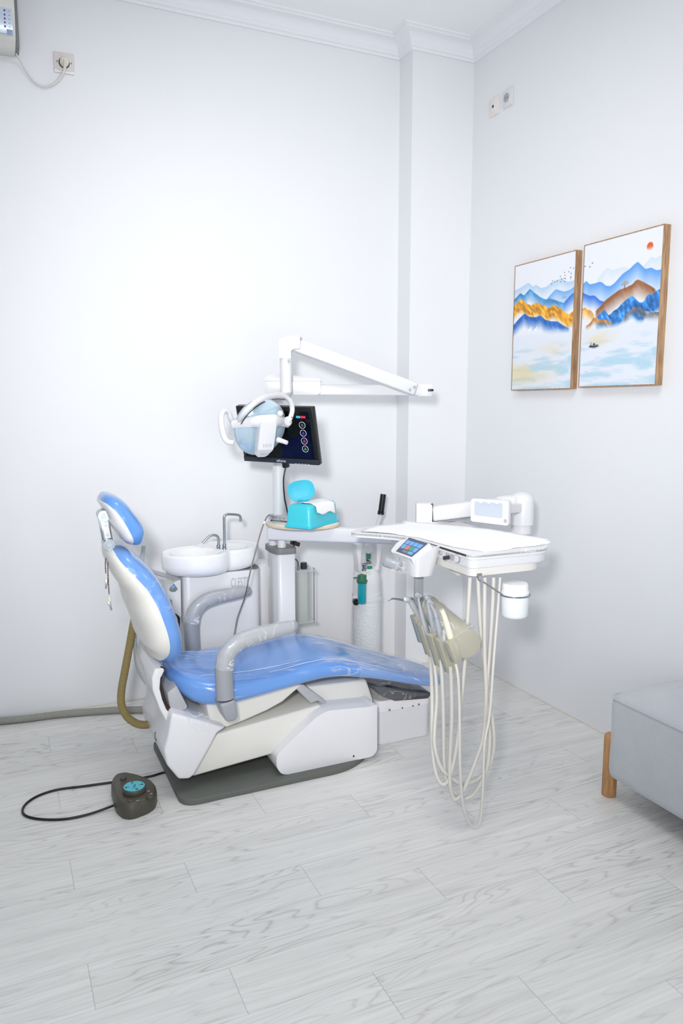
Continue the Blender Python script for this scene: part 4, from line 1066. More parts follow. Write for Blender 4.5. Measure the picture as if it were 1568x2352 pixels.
# ------------------------------------------------------------------ monitor
mon = thing('monitor', 'black flat monitor behind the operating light with round icons down its right edge', 'monitor', (1.2, 3.3, 1.25))
mc = Vector((1.143, 3.178, 1.370))
Mm = Matrix.Rotation(-.90, 3, 'Z') @ Matrix.Rotation(.28, 3, 'X') @ Matrix.Rotation(.018, 3, 'Y') @ Matrix.Rotation(PI/2, 3, 'X')
# local axes: x right, y up, z towards the viewer
MW, MH = .392, .262
def mb_(x0, y0, x1, y1, z0, z1, bev=0): return prism([(x0, y0), (x1, y0), (x1, y1), (x0, y1)], 'M', z0, z1, bev, 2, Mm, mc)
shell_ = part('monitor_body', mb_(-MW/2, -MH/2, MW/2, MH/2, -.030, .0, .005), MBLACK, mon, ang=50)
part('bezel_chin', mb_(-MW/2+.002, -MH/2+.002, MW/2-.002, -MH/2+.026, 0, .003, .001), mat('charcoal_bezel', (40, 46, 56), .3), shell_)
part('screen', mb_(-MW/2+.020, -MH/2+.030, MW/2-.020, MH/2-.020, .0, .0012), MSCREEN, mon, smooth=False)
scr = bpy.data.objects['screen']
wallpaper_geo = prism([(-.01, -.098), (.165, -.098), (.165, .03), (.12, .01), (.05, -.03), (.01, -.07)], 'M', .0012, .0015, 0, 1, Mm, mc)  # blue picture area shown on the screen
part('screen_wallpaper', wallpaper_geo, mat('dark_blue_screen_area', (5, 6, 34), .06, spec=.35, emit=(6, 10, 60), estr=.25), scr, smooth=False)
icol = [(90, 90, 110), (70, 60, 160), (150, 60, 110), (60, 140, 60)]
for k in range(4):
    cx_, cy_ = .137, .052-.036*k
    ring = tube([mc+Mm @ Vector((cx_+.0145*math.cos(2*PI*j/24), cy_+.0145*math.sin(2*PI*j/24), .0022)) for j in range(25)], .0008, 6, 1)
    ic = part('screen_icon', ring, mat('icon_ring_white', (225, 225, 225), .4, emit=(220, 220, 220), estr=.5), scr)
    part('icon_picture', join(mb_(cx_-.006, cy_-.006, cx_+.006, cy_-.001, .0014, .0018), mb_(cx_-.004, cy_+.001, cx_+.004, cy_+.006, .0014, .0018)), mat('icon_colour', icol[k], .4, emit=icol[k], estr=.5), ic, smooth=False)
part('screen_banner', mb_(.112, .083, .132, .093, .0014, .0018), mat('cyan_banner', (60, 170, 200), .4, emit=(60, 170, 200), estr=.5), scr, smooth=False)
part('screen_banner', mb_(.134, .083, .158, .093, .0014, .0018), mat('red_banner', (200, 40, 60), .4, emit=(200, 40, 60), estr=.5), scr, smooth=False)
text('brand_lettering', 'inForce', .0155, Mm, mc+Mm @ Vector((.005, -MH/2+.013, .0034)), mat('white_print', (230, 232, 236), .5), mon, 1.0)
for k in range(5):
    part('button_mark', mb_(.075+k*.016, -MH/2+.003, .084+k*.016, -MH/2+.0055, .003, .0036), MGREYSHELL, mon, smooth=False)
part('cable_socket', cyl(mc+Mm @ Vector((.012, -MH/2+.004, -.018)), mc+Mm @ Vector((.012, -MH/2-.022, -.018)), .017, 20), MBLACK, mon)
part('wall_bracket', join(rbar((mc+Mm @ Vector((0, 0, -.028)), Vector((PB.x, PB.y, 1.40))), .05, .05, .006), cyl((PB.x, PB.y, 1.36), (PB.x, PB.y, 1.44), .034, 24)), MGREYSHELL, mon)
mp0 = mc+Mm @ Vector((.012, -MH/2-.02, -.018))
part('monitor_cable', tube([mp0, onY(651.5, 1095, 3.34), onY(651, 1115, 3.34), onY(653.5, 1145, 3.35), onY(657, 1162, 3.36), Vector((onY(661, 1172, 3.40).x, 3.40, .978))], .0035, 10, 6), MCORDB, mon)

# ------------------------------------------------------------------ things on the round table
TZ = .953
dev = thing('camera_control_box', 'small silver electronic box with grey plug on the ivory table left of the wipes box', 'electronic device', (1.24, 3.30, TZ))
dA = math.radians(-36)
Md = Matrix.Rotation(math.radians(33), 3, 'Z')
dc = Vector((onZ(650, 1187, TZ+.018).x, onZ(650, 1187, TZ+.018).y, TZ+.018))
part('case', box(dc, (.085, .12, .026), .005, 3, Md), MSILVER, dev)
part('foot', join(*[box(dc+Md @ Vector((sx*.03, sy*.045, -.0155)), (.012, .012, .007), .001) for sx in (-1, 1) for sy in (-1, 1)]), MDARK, dev)
for k in range(3):
    q = dc+Md @ Vector((-.0435, -.035+k*.022, .0)); part('port', cyl(q, q+Md @ Vector((.002, 0, 0)), .0022, 10), MDARK, dev)
q = onY(637, 1182, 3.26); q.z = TZ+.022; pe = onY(620, 1182.5, 3.22)
plug = part('grey_plug', cyl(dc+Md @ Vector((-.042, .028, .002)), pe, .0085, 16, .005), MGREY, dev)
cb_pts = [pe, onY(613, 1187, 3.20), onY(606, 1202, 3.17), onY(597, 1228, 3.15), onY(588, 1262, 3.14), onY(578, 1300, 3.14), onY(571, 1330, 3.14), onY(567, 1350, 3.15), onY(561, 1375, 3.27), onY(550, 1405, 3.29), onY(545, 1420, 3.29), onY(541, 1440, 3.29), onY(537, 1463, 3.28), onY(532, 1500, 3.27), onY(534, 1560, 3.29)]
cbl = part('cable', tube(cb_pts, .0034, 10, 6), MCORDG, dev)
q = onY(606.5, 1200, 3.17); part('cable_clip', cyl(q+Vector((.003, 0, .006)), q+Vector((-.003, 0, -.006)), .005, 10), MWHITE, cbl)

wb = thing('wet_wipes_box', 'turquoise plastic wipes box with its lid flipped open on the round table', 'wipes box', (1.32, 3.19, TZ))
w0 = Vector((1.266, 3.098)); wd = Vector((.242, .183)).normalized(); ws = Vector((-wd.y, wd.x)); WL_, WW_, WH_ = .262, .130, .092
Mw = Matrix((Vector((wd.x, wd.y, 0)), Vector((ws.x, ws.y, 0)), Vector((0, 0, 1)))).transposed()
wc = Vector((w0.x, w0.y, TZ))+Mw @ Vector((WL_/2, WW_/2, 0))
def wbx(k, z): return [(sx*(WL_/2*k), sy*(WW_/2*k)) for sx, sy in ((-1, -1), (1, -1), (1, 1), (-1, 1))]
V, F = [], []
lv = [(1.05, 0), (1.06, .005), (1.0, .008)]
part('box_base_rim', prism(rpoly([(sx*(WL_/2+.006), sy*(WW_/2+.006)) for sx, sy in ((-1, -1), (1, -1), (1, 1), (-1, 1))], .014, 5), 'M', 0, .010, .003, 2, Mw, wc), MTURQ2, wb, ang=50)
V, F = [], []; rings = [(0, .008), (-.001, .03), (-.004, .080), (-.007, .095), (-.013, .102), (-.022, .105)]
for off, z in rings:
    rr = rpoly([(sx*(WL_/2+off), sy*(WW_/2+off)) for sx, sy in ((-1, -1), (1, -1), (1, 1), (-1, 1))], .018, 6)
    V += [wc+Mw @ Vector((a, b, z)) for a, b in rr]; n = len(rr)
for i in range(len(rings)-1):
    for j in range(n): F.append((i*n+j, i*n+(j+1) % n, (i+1)*n+(j+1) % n, (i+1)*n+j))
F.append(tuple((len(rings)-1)*n+j for j in range(n))); F.append(tuple(range(n)))
part('box_body', (V, F), MTURQ, wb, ang=50)
# open lid: rounded plate rising from the far edge
hc = onY(694, 1152, 3.25); lc_ = onY(691.5, 1127, 3.255)
lt_ = [(-.055, -.012), (.055, -.012)]
Ml = frame(Vector((-.32, -.93, .28)))
Ml = Ml @ Matrix.Rotation(math.radians(9), 3, 'Z')
lp = ell(0, 0, .060, .046, 40, .72)
lid = part('lid', prism(lp, 'M', -.002, .003, .0015, 2, Ml, lc_), MTURQ2, wb, ang=50)
part('lid_rim', tube([lc_+Ml @ Vector((a, b, .003)) for a, b in lp+lp[:1]], .0028, 8, 1), MTURQ2, lid)
lp2 = ell(0, 0, .049, .035, 40, .72)
part('lid_inner_rim', tube([lc_+Ml @ Vector((a, b, .003)) for a, b in lp2+lp2[:1]], .0012, 6, 1), MTURQ2, lid)
part('hinge', rbar((lc_+Ml @ Vector((0, -.044, 0)), wc+Mw @ Vector((-.045, .012, .105))), .050, .004, .001), MTURQ2, wb)
# the wipe pulled out over the front edge
V, F = [], []
nx, ny = 14, 18
for i in range(nx):
    for j in range(ny):
        u = (i/(nx-1)-.5); t = j/(ny-1)
        path = [(.022, .0955), (.005, .103), (-.025, .102), (-.050, .0975), (-.066, .088), (-.070, .072), (-.072, .052)]
        s = t*(len(path)-1); k = min(int(s), len(path)-2); f = s-k
        yy = path[k][0]*(1-f)+path[k+1][0]*f; zz = path[k][1]*(1-f)+path[k+1][1]*f
        zz += .003*math.sin(u*7+1)*math.sin(t*PI)+.003*mnoise.noise(Vector((u*6, t*6, 1))) if t < .6 else 0
        if t > .75: zz += (.006*math.sin(u*9)-.012*u)*(t-.75)*4
        V.append(wc+Mw @ Vector((.004+u*.172, yy-.002, zz+.0)))
for i in range(nx-1):
    for j in range(ny-1): F.append((i*ny+j, i*ny+j+1, (i+1)*ny+j+1, (i+1)*ny+j))
V = [v+Vector((0, 0, .0105 if v.z-TZ > .08 else .006)) for v in V]
wi = part('wipe', (V, F), MPAPER, None, ang=80); md = wi.modifiers.new('thickness', 'SOLIDIFY'); md.thickness = .0008
tag(wi, 'white wet wipe pulled out over the front of the turquoise box', 'wipe')

# ------------------------------------------------------------------ water bottle of the unit
bt = thing('water_filter_cylinder', 'clear cylinder between acrylic plates with dark knob, mounted behind the white post', 'water filter', (1.44, 3.66, .36))
bc_ = onY(692, 1360, 3.62)
zt_ = onY(692, 1308, 3.62).z; zb_ = onY(692, 1424, 3.62).z
part('cylinder', cyl((bc_.x, 3.62, zb_), (bc_.x, 3.62, zt_), .047, 32), MWATER, bt)
part('top_plate', box((bc_.x+.002, 3.62, zt_), (.132, .110, .014), .004), MCLEAR, bt)
part('bottom_plate', box((bc_.x+.002, 3.62, zb_), (.132, .110, .012), .004), MCLEAR, bt)
for sx, sy in ((-1, -1), (1, -1), (1, 1), (-1, 1)):
    x_, y_ = bc_.x+.002+sx*.052, 3.62+sy*.042
    part('rod', cyl((x_, y_, zb_-.012), (x_, y_, zt_+.014), .0026, 10), MSTEEL, bt)
part('knob', cyl((bc_.x+.006, 3.60, zt_+.008), (bc_.x+.006, 3.60, zt_+.040), .017, 20), mat('navy_knob', (36, 40, 56), .35), bt)
part('hose_fitting', cyl((bc_.x-.028, 3.59, zt_+.006), (bc_.x-.028, 3.59, zt_+.030), .007, 12), MCHROME, bt)
part('green_tube', tube([(bc_.x-.028, 3.59, zt_+.028), (bc_.x-.034, 3.59, zt_+.055), (bc_.x-.055, 3.60, zt_+.068), (bc_.x-.075, 3.61, zt_+.05)], .004, 10, 5), MDGREEN, bt)
part('mounting_arm', box((bc_.x-.09, 3.63, zb_-.012), (.16, .05, .012), .003), MCREAM, bt)

# ------------------------------------------------------------------ oxygen cylinder on its trolley
OX, OY = onY(842, 1300, 3.58).x, 3.58
oz = lambda y: onY(842, y, 3.58).z
ox = thing('oxygen_cylinder', 'white oxygen cylinder in net sleeve with guard collar and teal humidifier bottle', 'oxygen cylinder', (OX, OY, 0))
zs = oz(1345); r_ = .073
part('tank', lathe([(r_*.8, .03), (r_, .05), (r_, zs+.02), (r_*.98, zs+.045), (r_*.86, zs+.075), (r_*.6, zs+.100), (.028, zs+.118), (.022, zs+.135)], (OX, OY, 0), (0, 0, 1), 40), MWHITE, ox, ang=60)
part('net_sleeve', lathe([(r_+.003, .045), (r_+.003, zs-.035)], (OX, OY, 0), (0, 0, 1), 40), mat('white_net_sleeve', (232, 236, 240), .6, bump=.8, bscale=120), ox)
zc0, zc1 = oz(1312), oz(1246)
gd = []
for s in (-1, 1):
    gd.append(prism([(OX+s*.026, zc0+.004), (OX+s*.060, zc0+.006), (OX+s*.064, zc0+.05), (OX+s*.078, zc1), (OX+s*.044, zc1+.004), (OX+s*.046, zc0+.05), (OX+s*.042, zc0+.022)], 'Y', OY-.03, OY+.03, .003))
gd.append(prism([(OX-.075, zc1-.012), (OX+.075, zc1-.012), (OX+.075, zc1), (OX-.075, zc1)], 'Y', OY+.03, OY+.042, .003))
gd.append(prism([(OX-.042, zc0+.002), (OX+.042, zc0+.002), (OX+.042, zc0+.024), (OX-.042, zc0+.024)], 'Y', OY-.028, OY+.03, .004))
part('guard_collar', join(*gd), MWHITE, ox, ang=50)
part('valve', join(cyl((OX, OY, zc0), (OX, OY, zc1-.03), .012, 16), cyl((OX-.006, OY-.05, oz(1288)), (OX-.006, OY, oz(1288)), .010, 16)), MCHROME, ox)
vg = Vector((OX-.008, OY-.030, oz(1270)))
part('hand_wheel', lathe([(.024, -.028), (.026, -.02), (.024, .0), (.026, .018), (.022, .028)], vg+Vector((0, .01, 0)), (0, 0, 1), 18, (.8, .6)), MDGREEN, ox)
part('gauge', cyl(vg+Vector((.0, -.012, .030)), vg+Vector((.0, -.002, .030)), .026, 24), MSILVER, ox)
fm = Vector((onY(835.5, 1290, OY-.075).x, OY-.075, 0))
zf = lambda y: onY(835, y, OY-.075).z
part('flow_tube', cyl((fm.x, fm.y, zf(1292)), (fm.x, fm.y, zf(1248)), .014, 20, .009), MCLEAR, ox)
part('flow_tube_core', cyl((fm.x, fm.y, zf(1292)), (fm.x, fm.y, zf(1250)), .004, 12), MSILVER, bpy.data.objects['flow_tube'])
part('regulator_stem', lathe([(.008, 0), (.008, .01), (.012, .012), (.012, .022), (.007, .024), (.009, .038), (.012, .046), (.007, .052)], (fm.x, fm.y, zf(1316)), (0, 0, 1), 16), MCHROME, ox)
part('regulator_arm', join(cyl((fm.x, fm.y, zf(1300)), (OX, OY-.01, zf(1296)), .007, 12), cyl((fm.x, fm.y, zf(1305)), (fm.x+.024, fm.y, zf(1305)), .005, 12)), MCHROME, ox)
part('flow_knob', cyl((fm.x+.022, fm.y, zf(1304.5)), (fm.x+.046, fm.y, zf(1304.5)), .0085, 18), MGREEN, ox)
part('rear_knob', cyl((fm.x+.030, fm.y+.02, zf(1295)), (fm.x+.030, fm.y+.04, zf(1295)), .009, 18), MCHROME, ox)
part('white_nut', cyl((fm.x, fm.y, zf(1319)), (fm.x, fm.y, zf(1311)), .012, 6), MIVORY, ox)
hx = Vector((onY(831, 1350, fm.y-.004).x, fm.y-.004, 0))
cap_ = part('humidifier_cap', lathe([(.026, zf(1338)), (.026, zf(1336)), (.029, zf(1334)), (.029, zf(1331)), (.024, zf(1330)), (.023, zf(1320)), (.010, zf(1317.5))], (hx.x, hx.y, 0), (0, 0, 1), 28), MDGREEN, ox, ang=45)
part('spout', tube([(hx.x-.018, hx.y, zf(1326)), (hx.x-.034, hx.y, zf(1324.5)), (hx.x-.050, hx.y, zf(1325))], [.006, .004, .003], 10, 4), MDGREEN, cap_)
hb = part('humidifier_bottle', lathe([(.021, zf(1384)), (.0225, zf(1383)), (.0225, zf(1337))], (hx.x, hx.y, 0), (0, 0, 1), 28), mat('clear_teal_bottle', (0, 176, 190), .12, alpha=.72, coat=.6), ox, ang=45)
part('water', cyl((hx.x, hx.y, zf(1382)), (hx.x, hx.y, zf(1366)), .0205, 24), MTEAL, hb)
part('diffuser_stem', join(cyl((hx.x, hx.y, zf(1378)), (hx.x, hx.y, zf(1338)), .006, 12), cyl((hx.x, hx.y, zf(1377)), (hx.x, hx.y, zf(1369)), .012, 16)), MDGREEN, hb)
tr = thing('cylinder_trolley', 'white hand trolley with black grip and strap ring around the oxygen cylinder', 'trolley', (OX+.08, OY+.1, 0))
hA = onY(874, 1180, 3.64); hBt = onY(880, 1135, 3.64); hlow = Vector((hA.x-.02, 3.655, .75))
part('handle_tube', tube([Vector((OX+.105, 3.69, .05)), Vector((OX+.095, 3.685, .45)), Vector((OX+.075, 3.67, .70)), hA], .0115, 14, 6), MWHITE, tr)
hdv = (hBt-hA).normalized()
gp_ = part('grip', cyl(hA-hdv*.002, hBt, .016, 20), MBLACK, tr)
part('grip_collar', lathe([(.0185, 0), (.0185, .01), (.017, .012), (.0185, .014), (.0185, .018)], hA-hdv*.004, hdv, 20), MBLACK, gp_)
part('side_tube', tube([Vector((OX-.03, 3.70, .05)), Vector((OX-.02, 3.70, .45)), Vector((OX, 3.70, .75))], .010, 12, 4), MWHITE, tr)
rz = oz(1370)
part('strap_ring', lathe([(.0775, rz-.012), (.0795, rz-.012), (.0795, rz+.012), (.0775, rz+.012), (.0775, rz-.012)], (OX, OY, 0), (0, 0, 1), 40), MWHITE, tr, ang=45)
part('strap_knob', cyl((OX-.085, OY-.045, rz-.012), (OX-.078, OY-.020, rz-.012), .017, 20), MBLACK, tr)
part('ring_clamp', box((OX-.078, OY-.012, rz), (.016, .03, .02), .003), MWHITE, tr)
part('base_tray', prism(rpoly([(OX-.10, OY-.10), (OX+.12, OY-.10), (OX+.12, OY+.12), (OX-.10, OY+.12)], .04, 5), 'Z', .018, .030, .003), MWHITE, tr)
for s in (-1, 1):
    part('wheel', cyl((OX+.01+s*.125, OY+.085, .03), (OX+.01+s*.105, OY+.085, .03), .03, 20), MDARK, tr)

# ------------------------------------------------------------------ foot control and its lead
ft = thing('foot_control', 'olive grey foot control with round cyan dial on the floor beside the chair', 'foot control', (.42, 2.80, 0))
fo = [onZ(x, y, 0) for x, y in [(268, 1866), (280, 1880), (296, 1883), (345, 1874), (356, 1864), (363, 1845), (362, 1828)]]
fpoly = [(.337, 2.745), (.355, 2.690), (.385, 2.672), (.445, 2.690), (.475, 2.715), (.497, 2.775), (.487, 2.835), (.445, 2.905), (.400, 2.950), (.365, 2.950), (.340, 2.900)]
fsm = [tuple(Vector(p)) for p in rpoly(fpoly, .03, 5)]
V, F = [], []; lv = [(1.0, 0), (1.01, .004), (1.0, .038), (.955, .054), (.90, .060)]; fc = Vector((.415, 2.81))
for s, z in lv:
    V += [Vector((fc.x+(x-fc.x)*s, fc.y+(y-fc.y)*s, z)) for x, y in fsm]; n = len(fsm)
for i in range(len(lv)-1):
    for j in range(n): F.append((i*n+j, i*n+(j+1) % n, (i+1)*n+(j+1) % n, (i+1)*n+j))
F.append(tuple(range(n))); F.append(tuple((len(lv)-1)*n+j for j in range(n)))
part('pedal_body', (V, F), MOLIVE, ft, ang=50)
dcn = onZ(308, 1806, .082); DR = .043
part('dial', lathe([(DR*.92, .058), (DR, .064), (DR, .078), (DR*.95, .082)], (dcn.x, dcn.y, 0), (0, 0, 1), 40), MOLIVE, ft, ang=45)
dl = part('dial_label', cyl((dcn.x, dcn.y, .082), (dcn.x, dcn.y, .0835), DR*.90, 40), MCYAN, bpy.data.objects['dial'])
def seg(a, b, w=.0012): return rbar((Vector((dcn.x+a[0], dcn.y+a[1], .0838)), Vector((dcn.x+b[0], dcn.y+b[1], .0838))), .0022, .0008, .0002)
def arrow(x, y, a):
    c, s = math.cos(a), math.sin(a); R_ = lambda u, v: (x+u*c-v*s, y+u*s+v*c)
    return [seg(R_(-.007, 0), R_(.007, 0)), seg(R_(.007, 0), R_(.002, .005)), seg(R_(.007, 0), R_(.002, -.005))]
part('dial_symbol', join(*(arrow(.026, 0, 0)+arrow(-.026, 0, PI)+arrow(-.003, .027, 1.2)+arrow(.004, -.026, -.9)+[seg((.002, .014), (.006, .002)), seg((.006, .002), (-.004, -.003)), seg((-.004, -.003), (.002, -.012)), seg((-.009, -.016), (-.006, -.015))])), MINK, dl, smooth=False)
for x, y in ((283, 1787), (300, 1838), (344, 1829)):
    q = onZ(x, y, .062); bt_ = part('pedal_button', lathe([(.0125, .058), (.0125, .063), (.010, .0655)], (q.x, q.y, 0), (0, 0, 1), 24), MOLIVE, ft)
for x, y in ((316, 1839), (341, 1817), (347, 1823)):
    q = onZ(x, y, .0605); part('button_symbol', box((q.x, q.y, .0606), (.010, .007, .0006), 0), MGREY, ft, smooth=False)
q0 = onZ(265, 1848, .025)
cpts = [q0+Vector((.004, 0, 0)), onZ(240, 1858, .010), onZ(200, 1871, .006), onZ(150, 1881, .005), onZ(100, 1882, .005), onZ(65, 1876, .005), onZ(52, 1865, .005), onZ(58, 1848, .005), onZ(85, 1829, .005), onZ(130, 1814, .005), onZ(190, 1806, .005), onZ(255, 1797, .005), onZ(300, 1791, .006)]
cpts2 = [onZ(x, y, .005) for x, y in [(325, 1787), (350, 1782), (381, 1774)]]
for p in cpts: p.z = max(p.z, .005)
ld_ = part('foot_control_lead', tube(cpts+[onZ(318, 1788, .005)]+cpts2+[Vector((.60, 2.93, .005))], .0045, 10, 8), MCORDB, ft)
part('strain_relief', cyl(q0+Vector((.012, .0, .002)), q0+Vector((-.004, 0, -.002)), .008, 12), MBLACK, ft)

# ------------------------------------------------------------------ upholstered bench
so_ = thing('upholstered_bench', 'light grey velvet bench with oak legs against the right wall', 'bench', (2.26, 1.40, 0))
X0, X1, Y0, Y1, Z0, Z1 = 2.055, 2.470, .25, 2.075, .100, .415
def bench():
    V, F = [], []; out = rpoly([(X0, Y0), (X1, Y0), (X1, Y1), (X0, Y1)], [.06, .06, .10, .055], 8)
    c = Vector(((X0+X1)/2, (Y0+Y1)/2)); n = len(out); lev = []
    for z, inset in ((Z0, .012), (Z0+.006, .004), (Z0+.03, .0), (.25, .002), (Z1-.03, .0), (Z1-.006, .003), (Z1, .006)): lev.append((z, inset))
    for z, ins in lev:
        for x, y in out:
            d = Vector((x, y)); k = Vector((max(abs(x-c.x)-ins, 0)*math.copysign(1, x-c.x), max(abs(y-c.y)-ins, 0)*math.copysign(1, y-c.y))); V.append(Vector((c.x+k.x, c.y+k.y, z)))
    R_ = 9
    for r in range(1, R_+1):
        s = r/R_; ins = .19*s
        for x, y in out:
            kx = math.copysign(max(abs(x-c.x)-ins, .002), x-c.x); ky = math.copysign(max(abs(y-c.y)-ins, .002), y-c.y)
            V.append(Vector((c.x+kx, c.y+ky, Z1+.052*math.sin(s*PI/2)**.8)))
    m = len(lev)+R_
    for i in range(m-1):
        for j in range(n): F.append((i*n+j, i*n+(j+1) % n, (i+1)*n+(j+1) % n, (i+1)*n+j))
    F.append(tuple(range(n))); F.append(tuple((m-1)*n+j for j in range(n)))
    return V, F, out
V, F, out = bench()
up_ = part('upholstery', (V, F), MSOFA, so_, ang=70)
part('seam_piping', tube([(x, y, Z1-.001) for x, y in out+out[:1]], .0022, 6, 1), MSOFA, up_)
for (x, y) in ((X0+.045, Y1-.002), (X1-.045, Y1-.01), (X0+.012, Y0+.05), (X1-.045, Y0+.05)):
    dy = .012 if y > 1 else 0
    part('leg', lathe([(.025, 0), (.0275, .004), (.0275, .235), (.025, .246), (.018, .251)], (x, y+dy, 0), (0, 0, 1), 28), MOAK, so_, ang=50)

# ------------------------------------------------------------------ sockets on the walls
def plate(name, label, cat, c, wall, w, h, m, group=None):
    t = thing(name, label, cat, c, group)
    if wall == 'X': part('cover_plate', prism(rpoly([(c[1]-w/2, c[2]-h/2), (c[1]+w/2, c[2]-h/2), (c[1]+w/2, c[2]+h/2), (c[1]-w/2, c[2]+h/2)], .010, 4), 'X', XR-.011, XR, .004, 2), m, t)
    else: part('cover_plate', prism(rpoly([(c[0]-w/2, c[2]-h/2), (c[0]+w/2, c[2]-h/2), (c[0]+w/2, c[2]+h/2), (c[0]-w/2, c[2]+h/2)], .006, 3), 'Y', YB-.007, YB, .002, 2), m, t)
    return t
p1 = onX(1134.5, 245, XR-.006); p2 = onX(1165.5, 225, XR-.006)
MBEIGEP = mat('pinkish_white_plastic', (236, 230, 226), .4)
t1 = plate('antenna_socket', 'cream square wall plate with one small dark hole high on the right wall', 'wall socket', (XR-.011, p1.y, p1.z), 'X', .080, .086, MBEIGEP)
part('inner_frame', prism(rpoly([(p1.y-.024, p1.z-.027), (p1.y+.024, p1.z-.027), (p1.y+.024, p1.z+.027), (p1.y-.024, p1.z+.027)], .003, 2), 'X', XR-.0135, XR-.010, .001), MBEIGEP, t1)
part('antenna_hole', cyl((XR-.0155, p1.y, p1.z), (XR-.012, p1.y, p1.z), .007, 16), MBROWN, t1)
t2 = plate('power_socket', 'white wall power socket with round grey recess high on the right wall', 'wall socket', (XR-.011, p2.y, p2.z), 'X', .080, .086, MWHITE)
part('inner_frame', prism(rpoly([(p2.y-.026, p2.z-.027), (p2.y+.026, p2.z-.027), (p2.y+.026, p2.z+.027), (p2.y-.026, p2.z+.027)], .003, 2), 'X', XR-.0135, XR-.010, .001), MWHITE, t2)
part('socket_ring', lathe([(.0215, 0), (.0215, .003), (.0185, .003), (.018, .0008), (0, .0008)], (XR-.0135, p2.y, p2.z), (-1, 0, 0), 28), MGREYSHELL, t2)
for s in (-1, 1): part('contact_hole', cyl((XR-.0150, p2.y+s*.008, p2.z), (XR-.013, p2.y+s*.008, p2.z), .0028, 10), MDARK, t2)
p3 = onY(147, 145, YB-.004)
t3 = plate('wall_socket', 'beige square wall socket with a round plug in it near the air conditioner', 'wall socket', (p3.x, YB-.007, p3.z), 'Y', .088, .088, mat('beige_plastic_plate', (222, 214, 212), .5, mottle=.05, mscale=30))
for s in (-1, 1): part('screw', cyl((p3.x+s*.030, YB-.0085, p3.z+.002-s*.0), (p3.x+s*.030, YB-.006, p3.z+.002), .0032, 10), MMIDGREY, t3)
part('socket_ring', lathe([(.0235, 0), (.0235, .003), (.020, .003)], (p3.x, YB-.006, p3.z), (0, -1, 0), 28), MDARK, t3)
part('paint_smear', prism([(p3.x-.042, p3.z-.043), (p3.x+.043, p3.z-.043), (p3.x+.043, p3.z-.032), (p3.x+.02, p3.z-.036), (p3.x, p3.z-.034), (p3.x-.02, p3.z-.037), (p3.x-.04, p3.z-.031)], 'Y', YB-.0078, YB-.006), MTRIM, t3)

# ------------------------------------------------------------------ wall air conditioner
acn = thing('air_conditioner', 'white wall air conditioner with small panel icons at the top left', 'air conditioner', (-.2, YB-.1, 2.95))
prof_ac = [(YB, 3.36), (YB-.15, 3.355), (YB-.195, 3.30), (YB-.20, 3.12), (YB-.19, 3.08), (YB-.165, 3.02), (YB-.10, 3.005), (YB, 3.01)]
acx = onY(35, 60, YB-.19).x
part('front_body', prism(rpoly(prof_ac, [0, .02, .03, .03, .02, .02, .01, 0], 4), 'X', -.72, acx, .006, 2), MCREAM, acn, ang=40)
acb = [(YB, 3.35), (YB-.08, 3.34), (YB-.10, 3.05), (YB-.08, 3.02), (YB, 3.02)]
part('rear_housing', prism(acb, 'X', -.71, onY(41.5, 60, YB-.06).x, .004, 2), MMIDGREY, acn, ang=40)  # mid grey here paints in the shading of the unit's side
part('front_panel', prism(rpoly([(YB-.203, 3.40), (YB-.204, 3.235), (YB-.203, 3.225), (YB-.19, 3.225), (YB-.19, 3.40)], .002, 2), 'X', -.70, onY(31, 20, YB-.2).x, .001), MSILVER, acn, ang=40)
yp = YB-.2005
def acm(x, y): return onY(x, y, yp)
a0, a1 = acm(-20, 12), acm(30, 80)
dp = part('display_strip', box(((a0.x+a1.x)/2-.1, yp-.001, (a0.z+a1.z)/2), (a1.x-a0.x+.2, .002, a0.z-a1.z), .0005), mat('pearly_display_strip', (206, 218, 236), .25, metal=.2, coat=.6), acn)
icm = mat('purple_icon', (96, 78, 128), .5)
for k, y in enumerate((24, 34, 43, 52, 61)):
    q = acm(10+k*.4, y); part('panel_icon', cyl((q.x, yp-.0026, q.z), (q.x, yp-.0018, q.z), .0038, 12) if k % 2 else box((q.x, yp-.0022, q.z), (.007, .0008, .007)), icm, dp, smooth=False)
    q = acm(20.5+k*.4, y+2); part('panel_mark', box((q.x, yp-.0022, q.z), (.008, .0008, .002)), MGREY, dp, smooth=False)
q = acm(22.5, 75); part('receiver_window', box((q.x, yp-.0022, q.z), (.022, .001, .022), .0003), mat('grey_blue_window', (150, 166, 196), .3), dp)
part('plug', lathe([(.0195, .0), (.0195, .020), (.017, .028), (.010, .032), (0, .032)], (p3.x, YB-.006, p3.z), (0, -1, 0), 28), MIVORY, acn, ang=50)
part('power_cord', tube([onY(37, 124, YB-.06), onY(46, 138, YB-.03), onY(58, 160, YB-.020), onY(75, 184, YB-.014), onY(92, 196, YB-.014), onY(108, 198.5, YB-.016), onY(124, 192, YB-.02), onY(138, 179, YB-.026), onY(147, 162, YB-.036), onY(149, 148, YB-.046), onY(148, 138, YB-.040)], [.0035, .0035, .004, .0045, .005, .006, .0065, .0065], 12, 6), MCORDW, acn)

